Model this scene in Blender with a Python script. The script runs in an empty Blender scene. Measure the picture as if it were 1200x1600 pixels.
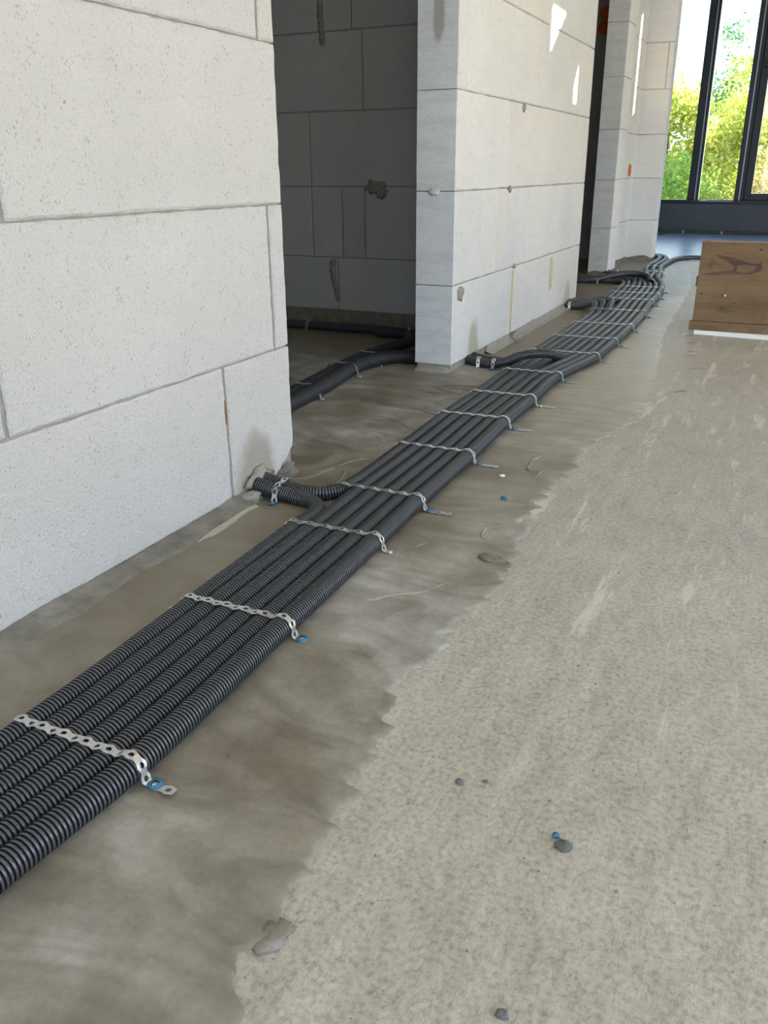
import bpy, math, random
import numpy as np
from mathutils import Matrix, Vector
from mathutils import noise as mn

random.seed(7)
SC = bpy.context.scene
COL = SC.collection

# ------------------------------------------------------------------ camera
FPX = 1317.15
YAW, PITCH, ROLL = 0.44274797, 1.18610739, -0.00661356
cam = bpy.data.cameras.new('camera')
cam.sensor_fit = 'HORIZONTAL'
cam.sensor_width = 36.0
cam.lens = FPX / 1200.0 * 36.0
cam.clip_start = 0.02
cam.clip_end = 500
co = bpy.data.objects.new('camera', cam)
COL.objects.link(co)
co.matrix_world = (Matrix.Translation((0, 0, 0.552)) @ Matrix.Rotation(YAW, 4, 'Z')
                   @ Matrix.Rotation(PITCH, 4, 'X') @ Matrix.Rotation(ROLL, 4, 'Z'))
SC.camera = co

# ------------------------------------------------------------------ sky
world = bpy.data.worlds.new('sky')
SC.world = world
world.use_nodes = True
wn, wl = world.node_tree.nodes, world.node_tree.links
wn.clear()
w_out = wn.new('ShaderNodeOutputWorld')
w_bg = wn.new('ShaderNodeBackground')
w_tc = wn.new('ShaderNodeTexCoord')
w_sep = wn.new('ShaderNodeSeparateXYZ')
w_rmp = wn.new('ShaderNodeValToRGB')
wl.new(w_tc.outputs['Generated'], w_sep.inputs[0])
wl.new(w_sep.outputs['Z'], w_rmp.inputs[0])
e = w_rmp.color_ramp.elements
e[0].position = 0.0
e[0].color = (0.30, 0.32, 0.30, 1)
e[1].position = 1.0
e[1].color = (0.46, 0.58, 0.84, 1)
k = e.new(0.03); k.color = (0.70, 0.86, 1.0, 1)
k = e.new(0.40); k.color = (0.62, 0.74, 0.94, 1)
wl.new(w_rmp.outputs[0], w_bg.inputs[0])
w_bg.inputs[1].default_value = 4.6
wl.new(w_bg.outputs[0], w_out.inputs[0])

# ------------------------------------------------------------------ sun
SUN = Vector((0.60, 0.70, 0.25)).normalized()
sun = bpy.data.lights.new('sun', 'SUN')
sun.energy = 46.0
sun.angle = math.radians(0.22)
sun.color = (1.0, 0.86, 0.66)
so = bpy.data.objects.new('sun', sun)
COL.objects.link(so)
so.rotation_euler = SUN.to_track_quat('Z', 'Y').to_euler()

SC.view_settings.view_transform = 'Standard'
SC.view_settings.look = 'None'
SC.view_settings.gamma = 1.0
SC.view_settings.use_curve_mapping = False
SC.view_settings.exposure = 0.0


# ------------------------------------------------------------------ helpers
def nz(x, y=0.0, z=0.0, f=1.0, o=3):
    return mn.fractal(Vector((x * f, y * f, z * f)), 1.0, 2.0, o)


def mesh(name, verts, faces, mat, parent=None, smooth=False, mats=None, fm=None, loc=None):
    v = np.asarray(verts, dtype=float)
    if loc is None:
        loc = (v.min(0) + v.max(0)) / 2
        if parent is None:
            loc = np.array([loc[0], loc[1], v[:, 2].min()])
    loc = np.asarray(loc, float)
    me = bpy.data.meshes.new(name)
    me.from_pydata((v - loc).tolist(), [], [tuple(int(i) for i in q) for q in faces])
    for m in (mats or [mat]):
        me.materials.append(m)
    if fm is not None:
        me.polygons.foreach_set('material_index', fm)
    if smooth:
        me.polygons.foreach_set('use_smooth', [True] * len(me.polygons))
    me.update()
    o = bpy.data.objects.new(name, me)
    COL.objects.link(o)
    o.location = loc
    if parent is not None:
        o.parent = parent
        o.matrix_parent_inverse = Matrix.Identity(4)
        p, off = parent, Vector((0, 0, 0))
        while p is not None:
            off += p.location
            p = p.parent
        o.location = Vector(loc) - off
    return o


def quadmesh(name, v, q, mat, parent=None, smooth=True, loc=None):
    """fast path for big quad grids (numpy arrays)"""
    v = np.asarray(v, np.float32)
    q = np.asarray(q, np.int32)
    if loc is None:
        loc = (v.min(0) + v.max(0)) / 2
        if parent is None:
            loc[2] = v[:, 2].min()
    loc = np.asarray(loc, np.float32)
    me = bpy.data.meshes.new(name)
    me.vertices.add(len(v))
    me.vertices.foreach_set('co', (v - loc).ravel())
    nq, kk = q.shape
    me.loops.add(nq * kk)
    me.loops.foreach_set('vertex_index', q.ravel())
    me.polygons.add(nq)
    me.polygons.foreach_set('loop_start', np.arange(0, nq * kk, kk, dtype=np.int32))
    me.polygons.foreach_set('use_smooth', np.full(nq, smooth))
    me.materials.append(mat)
    me.update(calc_edges=True)
    o = bpy.data.objects.new(name, me)
    COL.objects.link(o)
    off = Vector((0, 0, 0))
    if parent is not None:
        o.parent = parent
        p = parent
        while p is not None:
            off += p.location
            p = p.parent
    o.location = Vector([float(c) for c in loc]) - off
    return o


def empty(name, loc, parent=None):
    o = bpy.data.objects.new(name, None)
    o.empty_display_size = 0.05
    COL.objects.link(o)
    o.location = loc
    return o


def tag(o, label=None, cat=None, group=None, kind=None):
    if label: o['label'] = label
    if cat: o['category'] = cat
    if group: o['group'] = group
    if kind: o['kind'] = kind
    return o


def box_vf(x0, x1, y0, y1, z0, z1):
    v = [(x0, y0, z0), (x1, y0, z0), (x1, y1, z0), (x0, y1, z0),
         (x0, y0, z1), (x1, y0, z1), (x1, y1, z1), (x0, y1, z1)]
    f = [(0, 3, 2, 1), (4, 5, 6, 7), (0, 1, 5, 4), (1, 2, 6, 5), (2, 3, 7, 6), (3, 0, 4, 7)]
    return v, f


def box(name, x0, x1, y0, y1, z0, z1, mat, parent=None, bev=0.0):
    if bev <= 0:
        v, f = box_vf(x0, x1, y0, y1, z0, z1)
        return mesh(name, v, f, mat, parent)
    # box with chamfered edges
    v, idx = [], {}
    X, Y, Z = (x0, x1), (y0, y1), (z0, z1)
    for i in (0, 1):
        for j in (0, 1):
            for k2 in (0, 1):
                c = (X[i], Y[j], Z[k2])
                s = (1 if i == 0 else -1, 1 if j == 0 else -1, 1 if k2 == 0 else -1)
                for a in range(3):
                    p = [c[m] + (0 if m == a else s[m] * bev) for m in range(3)]
                    idx[(i, j, k2, a)] = len(v)
                    v.append(tuple(p))
    f = []
    for a in range(3):
        b, c = (a + 1) % 3, (a + 2) % 3
        for s in (0, 1):
            q = []
            for (u, w) in ((0, 0), (1, 0), (1, 1), (0, 1)):
                t = [0, 0, 0]; t[a] = s; t[b] = u; t[c] = w
                q.append(idx[tuple(t) + (a,)])
            f.append(q if s else q[::-1])
        for u in (0, 1):
            for w in (0, 1):
                def g(s, ax):
                    t = [0, 0, 0]; t[a] = s; t[b] = u; t[c] = w
                    return idx[tuple(t) + (ax,)]
                q = [g(0, b), g(0, c), g(1, c), g(1, b)]
                f.append(q if (u == w) else q[::-1])
    for i in (0, 1):
        for j in (0, 1):
            for k2 in (0, 1):
                q = [idx[(i, j, k2, a)] for a in range(3)]
                f.append(q if (i + j + k2) % 2 == 1 else q[::-1])
    return mesh(name, v, f, mat, parent)


# ------------------------------------------------------------------ materials
def new_mat(name):
    m = bpy.data.materials.new(name)
    m.use_nodes = True
    n, l = m.node_tree.nodes, m.node_tree.links
    n.clear()
    out = n.new('ShaderNodeOutputMaterial')
    b = n.new('ShaderNodeBsdfPrincipled')
    l.new(b.outputs[0], out.inputs[0])
    return m, n, l, b, out


def node_noise(n, l, vec, scale, detail=4, rough=0.6):
    t = n.new('ShaderNodeTexNoise')
    t.inputs['Scale'].default_value = scale
    t.inputs['Detail'].default_value = detail
    t.inputs['Roughness'].default_value = rough
    if vec is not None: l.new(vec, t.inputs['Vector'])
    return t.outputs['Fac']


def ramp(n, l, fac, stops):
    r = n.new('ShaderNodeValToRGB')
    l.new(fac, r.inputs[0])
    e = r.color_ramp.elements
    e[0].position, e[0].color = stops[0][0], tuple(stops[0][1]) + (1,)
    e[1].position, e[1].color = stops[-1][0], tuple(stops[-1][1]) + (1,)
    for p, c in stops[1:-1]:
        q = e.new(p); q.color = tuple(c) + (1,)
    return r.outputs[0]


def mix(n, l, fac, a, b, mode='MIX'):
    x = n.new('ShaderNodeMix')
    x.data_type = 'RGBA'
    x.blend_type = mode
    for s, val in ((0, fac), (6, a), (7, b)):
        if isinstance(val, (float, int)): x.inputs[s].default_value = val
        elif isinstance(val, tuple): x.inputs[s].default_value = val + (1,)
        else: l.new(val, x.inputs[s])
    return x.outputs[2]


def math_n(n, l, op, a, b=None, c=None):
    x = n.new('ShaderNodeMath')
    x.operation = op
    for s, val in ((0, a), (1, b), (2, c)):
        if val is None: continue
        if isinstance(val, (float, int)): x.inputs[s].default_value = val
        else: l.new(val, x.inputs[s])
    return x.outputs[0]


def mapping(n, l, vec, scale=(1, 1, 1), loc=(0, 0, 0)):
    x = n.new('ShaderNodeMapping')
    x.inputs['Scale'].default_value = scale
    x.inputs['Location'].default_value = loc
    l.new(vec, x.inputs['Vector'])
    return x.outputs[0]


def bump(n, l, h, strength, dist, prev=None):
    x = n.new('ShaderNodeBump')
    x.inputs['Strength'].default_value = strength
    x.inputs['Distance'].default_value = dist
    l.new(h, x.inputs['Height'])
    if prev is not None: l.new(prev, x.inputs['Normal'])
    return x.outputs[0]


def geo_pos(n):
    return n.new('ShaderNodeNewGeometry').outputs['Position']


def stain_mask(n, l, pos, c, r, f=14.0, soft=0.35):
    """irregular blotch around the point c with radii r (world position)"""
    s = n.new('ShaderNodeVectorMath'); s.operation = 'SUBTRACT'
    l.new(pos, s.inputs[0]); s.inputs[1].default_value = c
    d = n.new('ShaderNodeVectorMath'); d.operation = 'DIVIDE'
    l.new(s.outputs[0], d.inputs[0]); d.inputs[1].default_value = r
    g = n.new('ShaderNodeVectorMath'); g.operation = 'LENGTH'
    l.new(d.outputs[0], g.inputs[0])
    nn = node_noise(n, l, pos, f, 4)
    t = math_n(n, l, 'MULTIPLY_ADD', nn, 0.9, g.outputs['Value'])
    t = math_n(n, l, 'SUBTRACT', t, 0.45)
    mr = n.new('ShaderNodeMapRange')
    mr.interpolation_type = 'SMOOTHSTEP'
    l.new(t, mr.inputs[0])
    mr.inputs[1].default_value = 1.0 + soft / 2
    mr.inputs[2].default_value = 1.0 - soft
    return mr.outputs[0]


def aac_material(name, base, rough_amt=1.0, streak=(1, 1, 1), stains=(), var=0.05, smear=0.0):
    m, n, l, b, out = new_mat(name)
    pos = geo_pos(n)
    big = node_noise(n, l, pos, 3.0, 5, 0.6)
    lo = tuple(c * (1 - var) for c in base)
    hi = tuple(min(1, c * (1 + var)) for c in base)
    col = ramp(n, l, big, [(0.3, lo), (0.7, hi)])
    oi = n.new('ShaderNodeObjectInfo')
    rv = ramp(n, l, oi.outputs['Random'], [(0.0, (0.93, 0.94, 0.965)), (0.5, (1, 1, 1)), (1.0, (0.985, 0.955, 0.93))])
    col = mix(n, l, 1.0, col, rv, 'MULTIPLY')
    fine = node_noise(n, l, mapping(n, l, pos, streak), 210, 5, 0.7)
    # pores: small dark pits, some larger
    pv = n.new('ShaderNodeTexVoronoi')
    pv.feature = 'F1'
    pv.inputs['Scale'].default_value = 215
    l.new(mapping(n, l, pos, (1, 1.2, 0.7)), pv.inputs['Vector'])
    sel = node_noise(n, l, pos, 45, 3, 0.7)
    pit = math_n(n, l, 'LESS_THAN', pv.outputs['Distance'], math_n(n, l, 'MULTIPLY_ADD', sel, 1.15, -0.43))
    col = mix(n, l, math_n(n, l, 'MULTIPLY', pit, 0.60), col, tuple(c * 0.5 for c in base))
    fc = ramp(n, l, fine, [(0.28, (0.70, 0.70, 0.69)), (0.42, (0.97, 0.97, 0.97)), (1.0, (1.03, 1.03, 1.03))])
    col = mix(n, l, 0.9 * rough_amt, col, fc, 'MULTIPLY')
    if smear > 0:
        sm = node_noise(n, l, mapping(n, l, pos, (1, 1, 5)), 7, 5, 0.7)
        sc_ = ramp(n, l, sm, [(0.38, (0.62, 0.63, 0.62)), (0.55, (1, 1, 1))])
        col = mix(n, l, smear, col, sc_, 'MULTIPLY')
    for (c, r, color, amt) in stains:
        mk = stain_mask(n, l, pos, c, r)
        col = mix(n, l, math_n(n, l, 'MULTIPLY', mk, amt), col, color)
    l.new(col, b.inputs['Base Color'])
    b.inputs['Roughness'].default_value = 0.92
    b.inputs['Specular IOR Level'].default_value = 0.2
    mid = node_noise(n, l, pos, 55, 3, 0.5)
    nb = bump(n, l, mid, 0.35 * rough_amt, 0.004)
    nb = bump(n, l, fine, 1.0 * rough_amt, 0.006, nb)
    nb = bump(n, l, math_n(n, l, 'MULTIPLY', pit, -1.0), 0.6, 0.0015, nb)
    l.new(nb, b.inputs['Normal'])
    return m


AAC = (0.71, 0.685, 0.65)
m_near = aac_material('aerated_concrete_near', AAC, 1.0, stains=[
    ((-0.839, 1.222, 0.030), (0.2, 0.066, 0.092), (0.36, 0.32, 0.25), 0.75),
    ((-0.839, 1.215, 0.010), (0.2, 0.075, 0.045), (0.50, 0.46, 0.36), 0.55),
    ((-0.839, 0.722, 0.455), (0.1, 0.010, 0.006), (0.45, 0.40, 0.28), 0.6)])
m_mid = aac_material('aerated_concrete_pier', (0.675, 0.65, 0.62), 0.45, stains=[
    ((-0.865, 2.475, 0.035), (0.2, 0.050, 0.105), (0.40, 0.37, 0.28), 0.85),
    ((-0.865, 3.66, 0.040), (0.2, 0.05, 0.09), (0.42, 0.38, 0.30), 0.7)], smear=0.10)
m_end = aac_material('aerated_concrete_block_end', (0.76, 0.765, 0.76), 0.6, streak=(1, 1, 3), smear=0.30, stains=[
    ((-0.922, 2.29, 0.93), (0.016, 0.2, 0.075), (0.30, 0.28, 0.25), 0.7)])
m_room = aac_material('aerated_concrete_shaded', (0.50, 0.50, 0.50), 0.3, smear=0.08)  # same blocks, with the unlit room's shade worked into a darker base
m_far = aac_material('aerated_concrete_far', (0.80, 0.785, 0.76), 0.4, smear=0.10)


def simple(name, c, rough=0.6, metal=0.0, bump_s=0.0, bump_f=60, var=0.12, spec=0.5, bd=0.002, nf=6):
    m, n, l, b, out = new_mat(name)
    pos = geo_pos(n)
    f = node_noise(n, l, pos, nf, 5, 0.65)
    l.new(ramp(n, l, f, [(0.25, tuple(x * (1 - var) for x in c)), (0.75, tuple(min(1, x * (1 + var)) for x in c))]),
          b.inputs['Base Color'])
    b.inputs['Roughness'].default_value = rough
    b.inputs['Metallic'].default_value = metal
    b.inputs['Specular IOR Level'].default_value = spec
    if bump_s > 0:
        l.new(bump(n, l, node_noise(n, l, pos, bump_f, 6, 0.65), bump_s, bd), b.inputs['Normal'])
    return m


m_mortar = simple('grey_mortar', (0.205, 0.190, 0.158), 0.9, bump_s=1.0, bump_f=70, var=0.35, spec=0.2, nf=25, bd=0.006)
m_glue = simple('joint_glue', (0.30, 0.28, 0.25), 0.9, bump_s=0.6, bump_f=90, var=0.2, spec=0.2, nf=30)
m_foam = simple('yellowed_joint_foam', (0.50, 0.42, 0.24), 0.85, bump_s=0.5, bump_f=120, var=0.2, spec=0.2, nf=60)
m_paste = simple('dried_mortar_blob', (0.30, 0.275, 0.225), 0.9, bump_s=0.8, bump_f=120, var=0.25, spec=0.2, nf=40)
m_black = simple('hole_shadowed_cavity', (0.05, 0.05, 0.05), 0.9)
m_frame = simple('anthracite_window_frame', (0.022, 0.026, 0.034), 0.38, var=0.1)
m_bead = simple('grey_glazing_bead', (0.45, 0.50, 0.58), 0.3, metal=0.6)
m_parapet = simple('shaded_parapet', (0.080, 0.088, 0.105), 0.55, bump_s=0.2, bump_f=30, var=0.2)  # parapet's own shadow is put into this dark base
m_ceiling = simple('pale_ceiling', (0.76, 0.75, 0.73), 0.9, bump_s=0.2, var=0.1)
m_dim = simple('darkened_side_room', (0.33, 0.32, 0.31), 0.9)  # unseen room walls, darkened to keep bounced light low
m_plaster = simple('plain_wall_plaster', (0.68, 0.67, 0.65), 0.9, bump_s=0.2, bump_f=40, var=0.05)
m_board = simple('white_reveal_board', (0.80, 0.82, 0.84), 0.5, var=0.04)
m_white = simple('white_foam_sheet', (0.88, 0.87, 0.84), 0.7, var=0.03)
m_orange = simple('orange_plastic', (0.75, 0.12, 0.02), 0.4, var=0.05)
m_blue = simple('blue_plastic', (0.015, 0.13, 0.23), 0.4, var=0.15)
m_stone = simple('grey_stone', (0.13, 0.13, 0.125), 0.85, bump_s=0.7, bump_f=150, var=0.35, nf=60)
m_bark = simple('tree_bark', (0.12, 0.09, 0.06), 0.9)
m_lawn = simple('meadow_grass', (0.12, 0.20, 0.04), 0.9, nf=2, var=0.3)
def diffuser_mat():
    m = bpy.data.materials.new('added_sun_diffuser')
    m.use_nodes = True
    n, l = m.node_tree.nodes, m.node_tree.links
    n.clear()
    out = n.new('ShaderNodeOutputMaterial')
    d = n.new('ShaderNodeBsdfDiffuse'); t = n.new('ShaderNodeBsdfTranslucent')
    d.inputs[0].default_value = (0.75, 0.74, 0.72, 1); t.inputs[0].default_value = (0.75, 0.74, 0.72, 1)
    mx = n.new('ShaderNodeMixShader'); mx.inputs[0].default_value = 0.30
    l.new(d.outputs[0], mx.inputs[1]); l.new(t.outputs[0], mx.inputs[2]); l.new(mx.outputs[0], out.inputs[0])
    return m


m_diffuser = diffuser_mat()


def conduit_mat(name, c, rough):
    m, n, l, b, out = new_mat(name)
    pos = geo_pos(n)
    dust = node_noise(n, l, pos, 30, 4, 0.5)
    fine = node_noise(n, l, pos, 220, 3, 0.6)
    f = math_n(n, l, 'MULTIPLY_ADD', fine, 0.20, math_n(n, l, 'MULTIPLY_ADD', dust, 0.40, 0.22))
    l.new(ramp(n, l, f, [(0.35, tuple(x * 0.82 for x in c)), (0.55, c), (0.72, tuple(x * 1.3 + 0.006 for x in c))]),
          b.inputs['Base Color'])
    b.inputs['Roughness'].default_value = rough
    b.inputs['Specular IOR Level'].default_value = 0.8
    return m


m_groove_shade = simple('shaded_conduit_groove', (0.012, 0.012, 0.013), 0.6)
m_groove_far = simple('pale_groove_shade', (0.030, 0.031, 0.035), 0.45)
m_pipe = conduit_mat('dusty_black_conduit', (0.053, 0.056, 0.063), 0.27)
m_hose = conduit_mat('black_conduit_bend', (0.040, 0.041, 0.044), 0.42)
m_dark = conduit_mat('room_conduit', (0.036, 0.038, 0.042), 0.45)


def steel_mat():
    m, n, l, b, out = new_mat('galvanised_steel')
    f = node_noise(n, l, geo_pos(n), 180, 4, 0.6)
    l.new(ramp(n, l, f, [(0.3, (0.50, 0.50, 0.49)), (0.7, (0.72, 0.72, 0.70))]), b.inputs['Base Color'])
    b.inputs['Metallic'].default_value = 0.9
    l.new(ramp(n, l, f, [(0.3, (0.28,) * 3), (0.7, (0.42,) * 3)]), b.inputs['Roughness'])
    return m


m_steel = steel_mat()


def glass_mat():
    m = bpy.data.materials.new('window_glass')
    m.use_nodes = True
    n, l = m.node_tree.nodes, m.node_tree.links
    n.clear()
    out = n.new('ShaderNodeOutputMaterial')
    t = n.new('ShaderNodeBsdfTransparent')
    t.inputs[0].default_value = (0.93, 0.96, 0.95, 1)
    g = n.new('ShaderNodeBsdfGlossy')
    g.inputs['Roughness'].default_value = 0.02
    fr = n.new('ShaderNodeFresnel')
    mx = n.new('ShaderNodeMixShader')
    l.new(fr.outputs[0], mx.inputs[0]); l.new(t.outputs[0], mx.inputs[1]); l.new(g.outputs[0], mx.inputs[2])
    l.new(mx.outputs[0], out.inputs[0])
    return m


m_glass = glass_mat()


def leaf_mat(name, c, c2):
    m = bpy.data.materials.new(name)
    m.use_nodes = True
    n, l = m.node_tree.nodes, m.node_tree.links
    n.clear()
    out = n.new('ShaderNodeOutputMaterial')
    f = node_noise(n, l, geo_pos(n), 1.6, 4, 0.7)
    col = ramp(n, l, f, [(0.35, c), (0.65, c2)])
    d = n.new('ShaderNodeBsdfDiffuse'); t = n.new('ShaderNodeBsdfTranslucent')
    l.new(col, d.inputs[0]); l.new(col, t.inputs[0])
    mx = n.new('ShaderNodeMixShader'); mx.inputs[0].default_value = 0.5
    l.new(d.outputs[0], mx.inputs[1]); l.new(t.outputs[0], mx.inputs[2]); l.new(mx.outputs[0], out.inputs[0])
    return m


def floor_mats():
    # rough pale screed
    m, n, l, b, out = new_mat('rough_pale_concrete')
    pos = geo_pos(n)
    big = node_noise(n, l, pos, 1.6, 5, 0.6)
    med = node_noise(n, l, mapping(n, l, pos, (1.8, 0.6, 1)), 20, 7, 0.75)
    fine = node_noise(n, l, pos, 170, 5, 0.7)
    col = ramp(n, l, big, [(0.3, (0.36, 0.335, 0.28)), (0.7, (0.44, 0.41, 0.345))])
    col = mix(n, l, 1.0, col, ramp(n, l, med, [(0.34, (0.86, 0.86, 0.86)), (0.5, (1, 1, 1)), (0.66, (1.12, 1.11, 1.10))]), 'MULTIPLY')
    col = mix(n, l, 1.0, col, ramp(n, l, fine, [(0.32, (0.68, 0.68, 0.68)), (0.5, (1, 1, 1)), (0.7, (1.22, 1.22, 1.22))]), 'MULTIPLY')
    # dried splash runs, long in y
    runs = node_noise(n, l, mapping(n, l, pos, (24, 3.2, 1)), 1.0, 5, 0.72)
    runm = ramp(n, l, runs, [(0.565, (0, 0, 0)), (0.63, (1, 1, 1))])
    sepx = n.new('ShaderNodeSeparateXYZ'); l.new(pos, sepx.inputs[0])
    zone = n.new('ShaderNodeMapRange'); l.new(sepx.outputs[1], zone.inputs[0])
    zone.inputs[1].default_value = 0.4; zone.inputs[2].default_value = 1.1
    rm = math_n(n, l, 'MULTIPLY', runm, zone.outputs[0])
    col = mix(n, l, math_n(n, l, 'MULTIPLY', rm, 0.75), col, (0.58, 0.55, 0.49))
    blot = ramp(n, l, node_noise(n, l, mapping(n, l, pos, (1, 1, 1), (3, 5, 0)), 9, 5, 0.75), [(0.64, (0, 0, 0)), (0.70, (1, 1, 1))])
    col = mix(n, l, math_n(n, l, 'MULTIPLY', blot, 0.30), col, (0.55, 0.53, 0.48))
    # grit and pores
    pv = n.new('ShaderNodeTexVoronoi'); pv.inputs['Scale'].default_value = 130
    l.new(pos, pv.inputs['Vector'])
    sel = node_noise(n, l, pos, 22, 3, 0.7)
    pit = math_n(n, l, 'LESS_THAN', pv.outputs['Distance'], math_n(n, l, 'MULTIPLY_ADD', sel, 1.7, -0.90))
    col = mix(n, l, math_n(n, l, 'MULTIPLY', pit, 0.55), col, (0.14, 0.135, 0.12))
    l.new(col, b.inputs['Base Color'])
    l.new(ramp(n, l, med, [(0.3, (0.44,) * 3), (0.7, (0.62,) * 3)]), b.inputs['Roughness'])
    b.inputs['Specular IOR Level'].default_value = 0.45
    nb = bump(n, l, med, 0.35, 0.008)
    nb = bump(n, l, runs, 0.25, 0.006, nb)
    nb = bump(n, l, fine, 0.6, 0.002, nb)
    nb = bump(n, l, math_n(n, l, 'MULTIPLY', pit, -1.0), 0.8, 0.002, nb)
    l.new(nb, b.inputs['Normal'])
    rough = m
    # darker, trowelled levelling coat
    m, n, l, b, out = new_mat('trowelled_levelling_coat')
    pos = geo_pos(n)
    big = node_noise(n, l, mapping(n, l, pos, (1.2, 0.8, 1), (2, 1, 0)), 3.2, 6, 0.62)
    col = ramp(n, l, big, [(0.38, (0.165, 0.142, 0.102)), (0.50, (0.225, 0.205, 0.163)), (0.62, (0.335, 0.322, 0.285))])
    sw = n.new('ShaderNodeTexNoise'); sw.inputs['Scale'].default_value = 5.5; sw.inputs['Detail'].default_value = 5
    sw.inputs['Distortion'].default_value = 2.2
    l.new(mapping(n, l, pos, (0.8, 1.6, 1)), sw.inputs['Vector'])
    col = mix(n, l, 0.8, col, ramp(n, l, sw.outputs['Fac'], [(0.38, (0.76, 0.74, 0.71)), (0.5, (1, 1, 1)), (0.62, (1.25, 1.26, 1.28))]), 'MULTIPLY')
    fine = node_noise(n, l, pos, 150, 4, 0.65)
    col = mix(n, l, 1.0, col, ramp(n, l, fine, [(0.3, (0.88, 0.88, 0.88)), (0.7, (1.08, 1.08, 1.08))]), 'MULTIPLY')
    sx = n.new('ShaderNodeSeparateXYZ'); l.new(pos, sx.inputs[0])
    # brown, damp-dirty strip along the block walls
    d1 = math_n(n, l, 'MULTIPLY_ADD', node_noise(n, l, pos, 6, 4), 0.12, sx.outputs[0])
    mr = n.new('ShaderNodeMapRange'); mr.interpolation_type = 'SMOOTHSTEP'; l.new(d1, mr.inputs[0])
    mr.inputs[1].default_value = -0.50; mr.inputs[2].default_value = -0.66
    dy = math_n(n, l, 'ABSOLUTE', math_n(n, l, 'SUBTRACT', sx.outputs[1], 1.90))   # the doorway floor is trodden clean
    md = n.new('ShaderNodeMapRange'); md.interpolation_type = 'SMOOTHSTEP'; l.new(dy, md.inputs[0])
    md.inputs[1].default_value = 0.45; md.inputs[2].default_value = 0.70
    brown = math_n(n, l, 'MULTIPLY', mr.outputs[0], math_n(n, l, 'MULTIPLY', md.outputs[0], 0.65))
    col = mix(n, l, brown, col, (0.160, 0.128, 0.082))
    # coat blends to beige beyond the first doorway, right of the conduits
    px_ = n.new('ShaderNodeMapRange'); px_.interpolation_type = 'SMOOTHSTEP'; l.new(d1, px_.inputs[0])
    px_.inputs[1].default_value = -0.50; px_.inputs[2].default_value = -0.40
    py_ = n.new('ShaderNodeMapRange'); py_.interpolation_type = 'SMOOTHSTEP'; l.new(sx.outputs[1], py_.inputs[0])
    py_.inputs[1].default_value = 1.3; py_.inputs[2].default_value = 2.6
    col = mix(n, l, math_n(n, l, 'MULTIPLY', math_n(n, l, 'MULTIPLY', px_.outputs[0], py_.outputs[0]), 0.7), col, (0.43, 0.385, 0.295))
    spk = n.new('ShaderNodeTexVoronoi'); spk.inputs['Scale'].default_value = 60; l.new(pos, spk.inputs['Vector'])
    sel = node_noise(n, l, pos, 17, 3, 0.7)
    sp = math_n(n, l, 'LESS_THAN', spk.outputs['Distance'], math_n(n, l, 'MULTIPLY_ADD', sel, 1.4, -0.86))
    col = mix(n, l, math_n(n, l, 'MULTIPLY', sp, 0.5), col, (0.42, 0.41, 0.37))
    l.new(col, b.inputs['Base Color'])
    l.new(ramp(n, l, big, [(0.3, (0.38,) * 3), (0.7, (0.54,) * 3)]), b.inputs['Roughness'])
    b.inputs['Specular IOR Level'].default_value = 0.5
    nb = bump(n, l, sw.outputs['Fac'], 0.35, 0.010)
    nb = bump(n, l, fine, 0.25, 0.0015, nb)
    l.new(nb, b.inputs['Normal'])
    return rough, m


m_floor, m_skim = floor_mats()

# ------------------------------------------------------------------ structure
WX = -0.839      # plane of the near wall
PX = -0.865      # plane of the pier wall
TH = 0.115
YW = 8.60        # window wall
CEIL = 2.5
RX = 2.4         # right-hand outer wall


def grid_floor():
    xs = np.arange(-3.1, RX + 0.01, 0.1); ys = np.arange(-3, YW + 0.21, 0.1)
    # finer around what the camera sees close by
    xs = np.unique(np.concatenate([xs, np.arange(-0.5, 0.5, 0.0125)]))
    ys = np.unique(np.concatenate([ys, np.arange(0.1, 2.4, 0.0125)]))
    X, Y = np.meshgrid(xs, ys)
    Z = np.zeros_like(X)
    for i in range(X.shape[0]):
        for j in range(X.shape[1]):
            x, y = X[i, j], Y[i, j]
            if -0.55 < x < 0.55 and 0 < y < 2.5:
                Z[i, j] = -0.0012 + 0.0011 * nz(x, y * 0.35, 0, 22, 3) + 0.0007 * nz(x, y, 3, 60, 2)
    v = np.stack([X, Y, Z], -1).reshape(-1, 3)
    nx, ny = len(xs), len(ys)
    i = np.arange(ny - 1)[:, None] * nx + np.arange(nx - 1)[None]
    q = np.stack([i, i + 1, i + nx + 1, i + nx], -1).reshape(-1, 4)
    return quadmesh('floor', v, q, m_floor, loc=(0, 0, 0))


floor = tag(grid_floor(), kind='structure')
floor['label'] = 'rough pale concrete floor'

EDGE = [(-1.0, -0.24), (0.20, -0.25), (0.333, -0.259), (0.36, -0.29), (0.378, -0.298), (0.40, -0.268), (0.43, -0.300), (0.506, -0.305), (0.568, -0.312),
        (0.66, -0.322), (0.721, -0.328), (0.853, -0.335), (0.932, -0.339), (1.01, -0.321), (1.145, -0.331), (1.25, -0.345), (1.338, -0.351),
        (1.45, -0.344), (1.558, -0.350), (1.62, -0.335), (1.794, -0.338), (1.90, -0.31), (2.111, -0.28), (2.40, -0.31), (2.752, -0.344),
        (3.223, -0.391), (3.8, -0.42), (4.6, -0.46), (5.84, -0.62)]


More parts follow.
